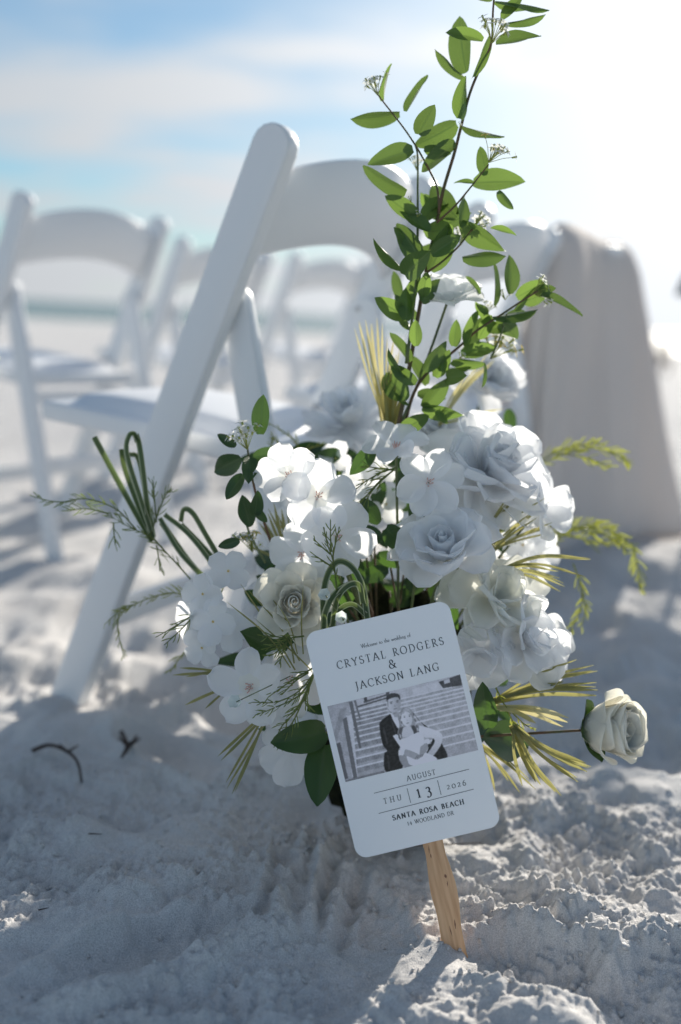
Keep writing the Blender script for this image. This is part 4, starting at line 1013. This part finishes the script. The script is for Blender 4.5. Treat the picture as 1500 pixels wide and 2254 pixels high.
# ------- lower right leafy branch
d = 1.03
b2 = root('leafy_branch', P(880, 960, d), 'leafy branch bending right in front of the draped cloth, with white blossoms at its end', 'branch', 'leafy branches in the bouquet')
stem_px(b2, [(872, 1010), (895, 920), (912, 865), (940, 822), (985, 785), (1015, 760), (1050, 728), (1105, 692), (1150, 662), (1185, 640)], 1.06, .0020, .0009, M['stem'], d1=1.02)
stem_px(b2, [(1080, 790), (1098, 750), (1110, 715), (1116, 690)], d, .001, .0008, M['stem_green'])
for q in ((1122, 647, 1122, 566, .38), (1087, 672, 1091, 583, .11), (1138, 655, 1200, 620, .5), (1178, 642, 1220, 634, .6), (1190, 650, 1276, 692, .17), (1085, 697, 1178, 688, .24), (1106, 712, 1138, 745, .85), (1000, 762, 1006, 708, .5), (1022, 762, 1030, 712, .36), (1028, 758, 1052, 690, .25),
          (1015, 780, 1088, 768, .36), (972, 818, 980, 764, .5), (983, 832, 1022, 826, .9), (992, 800, 1020, 800, .5), (930, 896, 988, 833, .46), (930, 896, 1016, 912, .40), (880, 950, 942, 915, .5), (897, 880, 848, 828, .75), (1066, 800, 1063, 850, .12), (1055, 648, 1030, 608, .22), (960, 905, 985, 930, .5),
          (1075, 690, 1050, 670, .5)):
    leaf(b2, *q, d - .005 + .02 * ((q[0] * 3 + q[1]) % 10) / 10)
for k in range(14):
    f_ = k / 14; x0 = 900 + 270 * f_; y0 = 890 - 240 * f_ ** .9; a_ = rr_.uniform(-2.6, .5); L_ = rr_.uniform(45, 72)
    leaf(b2, x0, y0, x0 + L_ * math.cos(a_), y0 + L_ * math.sin(a_), rr_.uniform(.2, .6), d + rr_.uniform(0, .04))
blossom_cluster(b2, 1172, 645, 1205, 636, 40, d, 16, 8); blossom_cluster(b2, 1082, 790, 1108, 745, 60, d + .05, 18, 9, True); blossom_cluster(b2, 1070, 690, 1085, 660, 26, d + .02, 7, 10); blossom_cluster(b2, 1012, 790, 1025, 770, 20, d, 5, 12); blossom_cluster(b2, 1112, 660, 1110, 640, 22, d + .01, 6, 13)

# ------- short branch at the left
d = 1.015
b3 = root('leafy_branch', P(600, 1210, d), 'short dark leafy sprig left of the white blossoms, one leaf pointing straight up', 'branch', 'leafy branches in the bouquet')
stem_px(b3, [(650, 1300), (600, 1200), (570, 1110), (553, 1040), (545, 985)], d + .03, .0018, .001, M['stem'], d1=d)
stem_px(b3, [(585, 1240), (560, 1195), (548, 1170), (530, 1100)], d + .01, .0014, .001, M['stem_green'])
for q in ((575, 956, 577, 868, .46), (532, 1008, 473, 1036, .80), (553, 1008, 548, 1068, .68), (536, 1045, 496, 1098, .52), (558, 1006, 638, 1000, .52), (520, 982, 478, 957, .5), (551, 1160, 535, 1090, .55), (562, 1135, 566, 1080, .6), (528, 1190, 480, 1204, .5), (575, 1050, 620, 1030, .5), (560, 1120, 590, 1150, .5), (585, 1260, 615, 1240, .6)):
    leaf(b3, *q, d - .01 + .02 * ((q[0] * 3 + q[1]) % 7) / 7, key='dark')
blossom_cluster(b3, 545, 990, 536, 968, 54, d - .01, 17, 14); blossom_cluster(b3, 556, 1215, 555, 1180, 44, d + .02, 16, 15, True)

# ------- loose large leaves around the base
d = 1.0
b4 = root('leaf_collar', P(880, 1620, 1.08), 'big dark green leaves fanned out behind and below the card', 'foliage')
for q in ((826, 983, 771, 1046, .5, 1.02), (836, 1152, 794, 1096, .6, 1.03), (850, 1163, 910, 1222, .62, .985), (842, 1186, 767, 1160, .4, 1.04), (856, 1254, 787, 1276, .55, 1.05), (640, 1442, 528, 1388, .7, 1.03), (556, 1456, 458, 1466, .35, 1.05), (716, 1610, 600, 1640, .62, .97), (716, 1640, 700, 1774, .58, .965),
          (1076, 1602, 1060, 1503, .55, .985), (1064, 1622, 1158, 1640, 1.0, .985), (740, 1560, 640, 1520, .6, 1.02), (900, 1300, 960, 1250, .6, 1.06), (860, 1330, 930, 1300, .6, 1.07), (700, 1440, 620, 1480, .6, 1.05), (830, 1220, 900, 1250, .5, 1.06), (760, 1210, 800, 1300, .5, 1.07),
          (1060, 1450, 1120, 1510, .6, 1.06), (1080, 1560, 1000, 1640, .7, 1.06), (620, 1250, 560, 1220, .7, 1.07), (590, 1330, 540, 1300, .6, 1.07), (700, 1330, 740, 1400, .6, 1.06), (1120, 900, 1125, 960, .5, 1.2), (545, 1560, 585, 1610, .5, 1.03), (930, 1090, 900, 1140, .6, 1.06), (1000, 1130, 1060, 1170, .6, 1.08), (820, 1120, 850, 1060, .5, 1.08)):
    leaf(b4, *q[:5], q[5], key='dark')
for k in range(70):                                          # dark foliage filling gaps and back; left rear leaves added to shade the blossoms
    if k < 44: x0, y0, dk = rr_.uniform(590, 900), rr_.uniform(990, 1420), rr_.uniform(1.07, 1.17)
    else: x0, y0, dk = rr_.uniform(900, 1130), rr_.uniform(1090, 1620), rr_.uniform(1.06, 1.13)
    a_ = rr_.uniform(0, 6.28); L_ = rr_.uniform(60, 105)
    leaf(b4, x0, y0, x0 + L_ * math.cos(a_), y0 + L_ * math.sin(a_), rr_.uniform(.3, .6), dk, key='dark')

# ------- foam block hidden in the middle, coloured near black for the shade between blooms
bmf = bmesh.new(); bmesh.ops.create_icosphere(bmf, subdivisions=4, radius=1.0)
cb = P(880, 1560, 1.13); zb0 = gz(cb.x, cb.y)
for v in bmf.verts:
    p = v.co.copy(); q = float(perlin(np.array([p.x * 3 + 5]), np.array([p.y * 3 + p.z * 4]), 40)[0])
    v.co = Vector((p.x * .085, p.y * .06, p.z * .15)) * (1 + .22 * q) + Vector((0, 0, .135))
me_ = bpy.data.meshes.new('core_block'); bmf.to_mesh(me_); bmf.free(); me_.polygons.foreach_set('use_smooth', [True] * len(me_.polygons))
mmo = mat('core_shade_black', (0.012, 0.016, 0.008), 0.95, 0.1); noise_color(mmo, 40, (0.008, 0.01, 0.006), (0.035, 0.035, 0.015)); add_bump(mmo, 90, 1.0, 0.006)
me_.materials.append(mmo)
mo = root('core_base', (cb.x, cb.y, zb0), 'hidden foam block in the heart of the bouquet, coloured near black as shade', 'foam')
add('core_block', me_, None, mo, Matrix.Translation((cb.x, cb.y, zb0)))
for k in range(16):
    rr = random.Random(k); x, y = rr.uniform(740, 1000), rr.uniform(1150, 1420)
    p0 = P(x, y, rr.uniform(1.03, 1.09)); mb = MB(); mb.tube([p0, p0.lerp(CORE, .8) + Vector((rr.uniform(-.02, .02), 0, 0))], .0012, .0014, n=5); add('twig', mb.mesh('twig'), M['stem'], mo)
# ------------------------------------------------------------------ the flowers, one by one
star_flower(638, 1048, .985, 76, -.35, .30, 'white blossom with a ragged ring and pink stamen, top left of the bouquet', 5, .6, .42, 'round', seed=11)
star_flower(700, 1092, .975, 84, .10, .15, 'wide open white blossom overlapping the ragged ringed one to its lower right', 5, .2, .22, 'round', seed=12)
star_flower(742, 1180, .99, 86, .20, -.10, 'white blossom with drooping petals below the wide open one, above the striped grass loop', 5, 1.0, .15, 'round', centre='eye', seed=13)
star_flower(665, 1220, 1.01, 78, -.25, -.15, 'pale blossom half hidden above the cream rose in the bouquet', 5, .4, .25, 'round', centre='eye', seed=14)
star_flower(944, 1062, .99, 84, .05, .10, 'six petalled white star blossom with a tiny eye in the bouquet centre', 6, .25, .18, 'star', centre='eye', seed=15)
star_flower(872, 985, 1.0, 76, -.15, 1.1, 'bluish star blossom seen edge on, above and left of the central star', 6, .1, .30, 'star', centre='eye', seed=16)
star_flower(1188, 1118, 1.06, 84, 1.1, .25, 'sunlit white blossom facing right at the right edge of the big ruffled flower', 5, .3, .45, 'round', centre='eye', seed=17)
star_flower(985, 665, 1.045, 84, .05, 1.35, 'white flower on a thick green stalk high among the leafy branches', 7, .3, .42, 'star', centre=None, layers=2, stem_to=P(868, 965, 1.05), seed=18)
star_flower(552, 1512, .962, 92, -.30, .05, 'white trumpet blossom left of the card with a small glassy bud before it', 5, .35, .30, 'star', seed=19)
star_flower(640, 1500, .985, 86, .05, .25, 'white blossom tucked behind the left edge of the card', 5, .9, .3, 'round', centre='eye', seed=20)
star_flower(640, 1650, 1.01, 78, -.1, -.3, 'pale blossom low under the dark leaves left of the card', 5, .9, .2, 'round', centre=None, seed=21)
star_flower(600, 1555, .985, 62, -.2, -.5, 'small white blossom hanging below the trumpet blossom by the card', 4, .4, .25, 'round', centre=None, seed=22)

peony(1080, 1040, 1.05, 138, .55, .95, 'largest ruffled white flower, upper right of the bouquet', rings=((4, 1.25, .55), (6, .95, .72), (8, .62, .86), (10, .30, .97), (9, -.05, 1.0), (7, -.4, .95)), seed=31)
peony(1010, 1150, 1.06, 80, .1, -.3, 'ruffled white petals hanging under the largest flower', rings=((4, .9, .7), (7, .5, .9), (8, .1, 1.0), (8, -.2, 1.05)), seed=37)
peony(1092, 1318, 1.015, 120, .35, .6, 'creamy ruffled flower just above the upper right corner of the card', key='ivo', rings=((4, 1.1, .65), (6, .65, .88), (7, .25, 1.0), (6, -.15, 1.0)), seed=32)
peony(1160, 1415, 1.01, 106, .6, .35, 'crumpled white flower right of the card, above the grass tips', key='ruffle', rings=((4, 1.1, .65), (6, .6, .9), (7, .15, 1.0), (5, -.2, 1.0)), seed=33)
peony(1050, 1440, 1.00, 84, -.1, -.15, 'soft white flower against the right edge of the card', key='ruffle', rings=((5, .8, .8), (7, .35, 1.0), (7, .0, 1.05)), seed=38)
mumr = ((6, 1.2, .6), (10, .85, .8), (14, .45, .95), (14, .05, 1.0), (10, -.3, 1.0))
peony(765, 930, 1.24, 104, -.1, 1.3, 'blurred bluish white many petalled flower left of the branch stems', key='mum', rings=mumr, seed=34, name='chrysanthemum')
peony(1072, 842, 1.25, 84, .3, .5, 'blurred sunlit white flower behind the branch bending right', key='ruffle', rings=((5, 1.3, .5), (8, .9, .7), (10, .5, .9), (10, .1, 1.0)), seed=35)
peony(960, 960, 1.14, 70, 0, .9, 'white flower crest showing between the branch stems and the largest flower', key='ruffle', rings=((5, 1.3, .5), (8, .9, .7), (10, .5, .9), (10, .1, 1.0)), seed=36)
rose(978, 1205, .985, 104, facing(-.3, 1.0), 'open bluish white rose in the middle right, above the card', ('wrose_in', 'wrose_out', 'wrose_out'), .4, 0, seed=41, sepals=False, layers=((4, 1.3, .66, .17, 0), (5, .95, .84, .2, 1), (5, .55, .98, .2, 2), (5, .2, 1.05, .18, 2)))
rose(648, 1328, .995, 84, facing(.05, .25), 'cream foam rose left of the card, below the pale blossoms', ('rose_in', 'rose_mid', 'rose_out'), 1.2, .0010, seed=42, sepals=False, layers=((3, 1.35, .60, .17, 0), (4, 1.1, .74, .20, 1), (5, .75, .9, .22, 1), (5, .35, 1.0, .2, 2)), group='cream foam roses')
rose(1322, 1606, .955, 116, facing(1.0, .25), 'single cream foam rose reaching out to the right on a thin dark stem', ('rose_in', 'rose_mid', 'rose_out'), 0, .0011, seed=43,
     layers=((3, 1.46, .86, .13, 0), (4, 1.38, .92, .18, 1), (5, 1.28, .96, .23, 1), (5, 1.14, .96, .26, 1), (4, .98, .90, .27, 2)), stem_to=P(1045, 1622, 1.0), rstem=.0013, stem_mt=M['stem'], group='cream foam roses')
rose(600, 1330, 1.08, 60, facing(-.3, .4), 'pale rose mostly hidden behind the cream rose on the left', ('wrose_in', 'wrose_out', 'wrose_out'), .8, 0, seed=44, sepals=False)

hydrangea('bluish white hydrangea florets on the far left of the bouquet', .995, ((448, 1308, 0, -.3, .2), (503, 1258, .01, .1, .4), (470, 1368, -.005, -.1, 0), (446, 1425, .01, -.3, -.3), (506, 1385, .012, .3, 0), (430, 1360, .02, -.6, 0)), 52, 51)
hydrangea('blurred white hydrangea behind the grass blades on the right of the bouquet', 1.12, ((1150, 1200, 0, .2, .2), (1190, 1215, .01, .5, 0), (1170, 1165, .01, .4, .4), (1120, 1180, .02, 0, .2), (1105, 1225, .02, 0, -.2)), 48, 52)
hydrangea('pale hydrangea florets deep inside the bouquet centre', 1.08, ((800, 1060, 0, -.1, .2), (840, 1030, .01, .1, .4), (800, 1130, 0, -.1, 0), (740, 1010, .02, -.3, .3), (620, 1160, .0, -.2, .0), (850, 1110, .02, .2, .1), (600, 1230, .02, -.3, 0)), 46, 53)

# ------------------------------------------------------------------ grasses
def grass_tuft(label, d, blades, w=.0030, mt='grass', name='grass_tuft', base=None):
    """blades: list of pixel polylines (base first), optional depth offset at the tip last"""
    x0, y0 = base or blades[0][0][:2]
    rt = root(name, P(x0, y0, d), label, 'grass', 'grass tufts in the bouquet')
    for k, bl in enumerate(blades):
        rr = random.Random(k * 7 + int(x0)); dt = rr.uniform(-.02, .02)
        g = [P(x, y, d + dt * i / (len(bl) - 1)) for i, (x, y) in enumerate(bl)]
        mb = MB(); mb.ribbon(g, w * rr.uniform(.8, 1.25), facing(rr.uniform(-.6, .6), rr.uniform(-.6, .6))); add('blade', mb.mesh('blade'), M[mt], rt)
    return rt
def fan_blades(bx, by, tips, bow=.08, seed=0, jit=6):
    rr = random.Random(seed); o = []
    for (tx, ty) in tips:
        b_ = (bx + rr.uniform(-jit, jit), by + rr.uniform(-jit, jit)); mx, my = (b_[0] + tx) / 2, (b_[1] + ty) / 2
        o.append([b_, (mx + (ty - b_[1]) * bow, my - abs(tx - b_[0]) * bow), (tx, ty)])
    return o
def more(tips, k, j, seed):
    rr = random.Random(seed); return list(tips) + [(x + rr.uniform(-j, j), y + rr.uniform(-j, j)) for _ in range(k) for (x, y) in [rr.choice(tips)]]
grass_tuft('olive grass blades arching right from under the largest flower', 1.02, fan_blades(1075, 1262, more([(1230, 1258), (1242, 1284), (1234, 1302), (1300, 1232), (1290, 1270)], 4, 12, 1), .10, 1))
grass_tuft('olive grass blades standing between the rose and the sunlit blossom', 1.04, fan_blades(1045, 1235, more([(1150, 1105), (1202, 1095), (1182, 1140), (1120, 1090), (1216, 1150), (1090, 1120)], 12, 22, 2), .04, 2, 14))
grass_tuft('yellowish grass blades spreading right above the single cream rose', 1.0, fan_blades(1085, 1545, more([(1270, 1452), (1304, 1476), (1312, 1512), (1312, 1530), (1240, 1500)], 7, 16, 3), .05, 3), .0042)
grass_tuft('shiny straw coloured grass leading to the single cream rose', .985, fan_blades(1095, 1560, [(1250, 1590), (1252, 1580), (1240, 1600), (1210, 1570), (1180, 1592)], .06, 4), .0052, 'grass_pale')
grass_tuft('yellow grass blades drooping below the single cream rose', .975, fan_blades(1130, 1600, more([(1296, 1690), (1270, 1712), (1236, 1752), (1222, 1742), (1290, 1680), (1180, 1722), (1150, 1730)], 7, 12, 5), -.05, 5), .0042)
grass_tuft('grass blades low behind the lower right of the card', 1.01, fan_blades(1060, 1640, [(1140, 1700), (1165, 1715), (1180, 1738), (1120, 1720), (1090, 1740), (1145, 1745)], .04, 6), .0026)
grass_tuft('long olive grass blades pointing down left from the trumpet blossom', .965, fan_blades(600, 1565, [(480, 1665), (487, 1674), (500, 1735), (511, 1748), (518, 1742), (498, 1722)], .01, 7, 10), .0030)
grass_tuft('thin grass blades pointing left above the sand, beside the trumpet blossom', .99, fan_blades(500, 1478, [(380, 1486), (396, 1470), (410, 1490)], .02, 8) + fan_blades(505, 1512, [(408, 1552), (452, 1560)], .02, 9))
grass_tuft('grass strands crossing in front of the cream rose on the left', .975, [[(640, 1470), (590, 1400), (500, 1325)], [(650, 1475), (600, 1390), (530, 1285)], [(660, 1455), (610, 1370), (548, 1300)], [(648, 1460), (632, 1370), (596, 1312)], [(655, 1440), (640, 1380), (612, 1330)], [(668, 1440), (664, 1370), (668, 1290)], [(690, 1480), (650, 1440), (560, 1360)]], .0018)
grass_tuft('pale sunlit grass tips left of the branch stems', 1.07, fan_blades(848, 930, more([(790, 712), (805, 704), (830, 700), (842, 712), (868, 742), (815, 730), (880, 770)], 6, 16, 10), .02, 10, 10), .0026, 'grass_pale')
grass_tuft('dense dark grass sheath around the foot of the branch stems', 1.06, fan_blades(858, 1000, more([(838, 810), (850, 830), (862, 800), (872, 840), (880, 820), (890, 850)], 10, 10, 11), .01, 11, 8), .0034)
grass_tuft('light green grass blades behind the branch bending right', 1.12, fan_blades(975, 930, more([(1050, 820), (1070, 800), (1090, 790), (1030, 830), (1110, 900), (1090, 920)], 8, 16, 12), .04, 12, 10), .0022, 'grass_pale')
grass_tuft('yellow green grass rising behind the hidden flower left of centre', 1.06, fan_blades(660, 1260, more([(590, 1130), (570, 1150), (620, 1120), (545, 1200)], 8, 18, 13), .03, 13, 16), .0030)
grass_tuft('brown green blades filling the gap under the ruffled petals', 1.05, fan_blades(1000, 1290, more([(1040, 1130), (1070, 1150), (1100, 1170), (1010, 1140), (980, 1130)], 12, 20, 14), .03, 14, 20), .0026)

# striped ribbon grass loops
def loops(label, d, lines, w, name='ribbon_grass'):
    rt = root(name, P(*lines[0][0], d), label, 'grass', 'striped ribbon grass loops')
    for k, ln in enumerate(lines):
        n = len(ln); g = [P(x, y, d + .012 * math.sin(math.pi * i / (n - 1)) * (-1) ** k) for i, (x, y) in enumerate(ln)]
        mb = MB(); mb.ribbon(g, w * (1 - .08 * (k % 3)), facing(.25 * (-1) ** k, .2), taper=False, sm=7, fold=.35); add('blade', mb.mesh('blade'), M['ribbon'], rt)
loops('striped ribbon grass looping over the upper left corner of the card', .962, [[(716, 1385), (712, 1320), (722, 1265), (745, 1236), (775, 1248), (798, 1290), (810, 1365)], [(732, 1380), (742, 1320), (765, 1290), (790, 1288), (800, 1330)], [(728, 1385), (745, 1345), (775, 1330), (805, 1352)], [(712, 1390), (716, 1350), (735, 1310), (770, 1285)]], .0064)
loops('striped ribbon grass bow at the far left, in front of the chair leg', 1.06, [[(335, 1190), (300, 1130), (250, 1040), (208, 962)], [(338, 1185), (310, 1100), (280, 1000), (284, 960), (296, 956), (303, 975)], [(338, 1180), (322, 1090), (305, 1010), (286, 1000)], [(330, 1170), (318, 1060), (308, 985), (300, 955)], [(332, 1175), (300, 1100), (275, 1030), (268, 990)],
      [(352, 1140), (400, 1220), (470, 1285), (478, 1260), (420, 1180), (362, 1132)], [(356, 1150), (420, 1240), (470, 1290)], [(398, 1150), (405, 1122), (425, 1130), (455, 1180), (490, 1240)], [(400, 1155), (440, 1195), (485, 1245)]], .0064)

# ferns
def fern(label, d, stems, mt='fern', need=14, seed=0, d1=None, w=.0009, step=7):
    rr = random.Random(seed); rt = root('fern_frond', P(*stems[0][0], d), label, 'fern', 'feathery fern fronds in the bouquet')
    for st_ in stems:
        n = len(st_); g = catmull([P(x, y, d + ((d1 or d) - d) * i / (n - 1)) for i, (x, y) in enumerate(st_)], 6)
        mb = MB(); mb.tube(g, .0009, .0004, n=5)
        tot = sum((g[i + 1] - g[i]).length for i in range(len(g) - 1)); cnt = max(6, int(tot / (step * d / FPX)))
        for k in range(cnt):
            f_ = .12 + .88 * k / cnt; i = min(len(g) - 2, int(f_ * (len(g) - 1))); t_ = (g[i + 1] - g[i]).normalized(); p = g[i].lerp(g[i + 1], rr.random())
            q = Vector((rr.gauss(0, 1), rr.gauss(0, 1), rr.gauss(0, 1))); q = (q - t_ * q.dot(t_)).normalized()
            L = need * d / FPX * rr.uniform(.6, 1.5) * (1.15 - .5 * f_)
            e_ = p + t_ * L * .85 + q * L * .55
            mb.ribbon([p, p.lerp(e_, .5) + q * L * .07, e_], w * 1.3, facing(rr.uniform(-1, 1), rr.uniform(-1, 1)), sm=2)
        add('frond', mb.mesh('frond'), M[mt], rt)
fern('feathery fern sprig pointing far left across the chair leg', 1.06, [[(420, 1275), (372, 1222), (330, 1182), (285, 1160), (230, 1128)], [(300, 1165), (255, 1120), (190, 1098), (130, 1105), (75, 1094)], [(240, 1130), (190, 1120), (150, 1125)], [(250, 1150), (252, 1180), (254, 1200)], [(345, 1200), (350, 1230), (352, 1258)], [(330, 1180), (360, 1100), (372, 1080)], [(345, 1150), (340, 1090), (338, 1060)]], need=26, seed=1)
fern('thin fern frond arching over the sand below the chair stretcher', 1.09, [[(440, 1320), (380, 1305), (320, 1320), (262, 1350)], [(262, 1350), (260, 1390), (275, 1450)], [(300, 1330), (270, 1340), (230, 1375)], [(420, 1420), (395, 1450), (375, 1480)]], need=22, seed=2, mt='fern_lit')
fern('short dark fern tips left of the hydrangea florets', .99, [[(436, 1345), (400, 1370), (345, 1402)], [(430, 1352), (400, 1385), (362, 1420)]], need=30, seed=3, step=9)
fern('green fern tuft lying over the left edge of the card', .945, [[(700, 1470), (660, 1520), (610, 1545), (556, 1546)], [(695, 1480), (660, 1530), (600, 1560), (562, 1574)], [(690, 1490), (655, 1560), (620, 1600), (604, 1640)], [(685, 1500), (650, 1580), (630, 1610), (618, 1638)], [(690, 1490), (672, 1540), (682, 1562)], [(680, 1480), (650, 1500), (620, 1530)], [(690, 1470), (640, 1500), (590, 1535)]], need=24, seed=4, step=8)
fern('small fern sprig above the upper left corner of the card', .955, [[(670, 1400), (640, 1405), (610, 1420), (576, 1430)], [(635, 1410), (610, 1435), (592, 1445)], [(630, 1405), (600, 1400), (578, 1402)], [(632, 1410), (622, 1440), (615, 1462)]], need=22, seed=5, step=9)
fern('upright fern sprig in front of the drooping white blossom', .955, [[(742, 1300), (735, 1240), (722, 1200), (712, 1160)], [(732, 1230), (740, 1190), (748, 1160)], [(728, 1220), (705, 1200), (690, 1185)], [(735, 1250), (705, 1230), (690, 1220)], [(730, 1215), (728, 1180), (728, 1150)]], need=20, seed=6, step=9)
fern('olive fern sprig hanging beside the central star blossom', .995, [[(872, 1030), (840, 1040), (805, 1060), (775, 1085)], [(866, 1036), (835, 1060), (800, 1100), (775, 1128)], [(870, 1035), (830, 1030), (800, 1025)], [(860, 1040), (820, 1080), (780, 1150)]], need=22, seed=7, mt='fern', step=8)
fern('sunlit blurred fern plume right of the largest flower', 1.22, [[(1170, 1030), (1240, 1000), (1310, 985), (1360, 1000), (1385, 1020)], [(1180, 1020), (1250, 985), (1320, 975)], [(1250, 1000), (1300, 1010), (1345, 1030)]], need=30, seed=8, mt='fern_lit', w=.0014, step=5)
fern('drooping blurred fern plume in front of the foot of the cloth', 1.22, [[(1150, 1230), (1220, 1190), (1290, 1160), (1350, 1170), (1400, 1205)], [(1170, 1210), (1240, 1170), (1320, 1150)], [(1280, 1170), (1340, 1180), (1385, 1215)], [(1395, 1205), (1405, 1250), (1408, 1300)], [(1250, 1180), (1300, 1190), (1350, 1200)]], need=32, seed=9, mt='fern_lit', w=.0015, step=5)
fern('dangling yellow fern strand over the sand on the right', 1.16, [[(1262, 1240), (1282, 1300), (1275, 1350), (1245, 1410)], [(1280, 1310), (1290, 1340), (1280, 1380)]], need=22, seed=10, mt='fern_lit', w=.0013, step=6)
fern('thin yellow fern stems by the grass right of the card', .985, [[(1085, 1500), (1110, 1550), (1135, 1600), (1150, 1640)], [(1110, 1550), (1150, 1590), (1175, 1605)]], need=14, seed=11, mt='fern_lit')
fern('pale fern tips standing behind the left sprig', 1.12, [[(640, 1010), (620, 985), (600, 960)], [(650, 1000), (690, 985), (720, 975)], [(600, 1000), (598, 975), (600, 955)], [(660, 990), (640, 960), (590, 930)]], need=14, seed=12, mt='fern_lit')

# tiny glassy bell buds on wires
mgl = mat('glassy_bud', (0.85, 0.9, 0.88), 0.15, 0.6); add_translucent(mgl, (.8, .88, .85), .5)
def bud(px, py, d, r, to, label):
    c = P(px, py, d); s = r * d / FPX; fr = Matrix.Translation(c) @ frame(facing(-.4, .5), px)
    rt = root('bell_bud', c, label, 'bud', 'tiny glassy bell buds')
    mb = MB(); rows = []
    for (q, z) in ((.15, -.7), (.7, -.5), (.95, 0), (.9, .5), (1.05, .8)):
        rows.append([fr @ Vector((q * s * (1 + .18 * (k % 2) * (z > .4)) * math.cos(.5236 * k), q * s * (1 + .18 * (k % 2) * (z > .4)) * math.sin(.5236 * k), z * s)) for k in range(12)])
    mb.quadstrip(rows, True); add('bell', mb.mesh('bell'), mgl, rt)
    mb = MB(); mb.tube([c - BACK * .002, P(*to, d + .004)], .0005, n=5); add('wire', mb.mesh('wire'), M['stem_green'], rt)
bud(717, 1311, .95, 12, (752, 1360), 'upper tiny glassy bell bud in front of the striped loop')
bud(754, 1361, .948, 12, (770, 1400), 'lower tiny glassy bell bud touching the top edge of the card')
bud(520, 1546, .94, 13, (640, 1488), 'tiny glassy bell bud on a straight wire before the trumpet blossom')
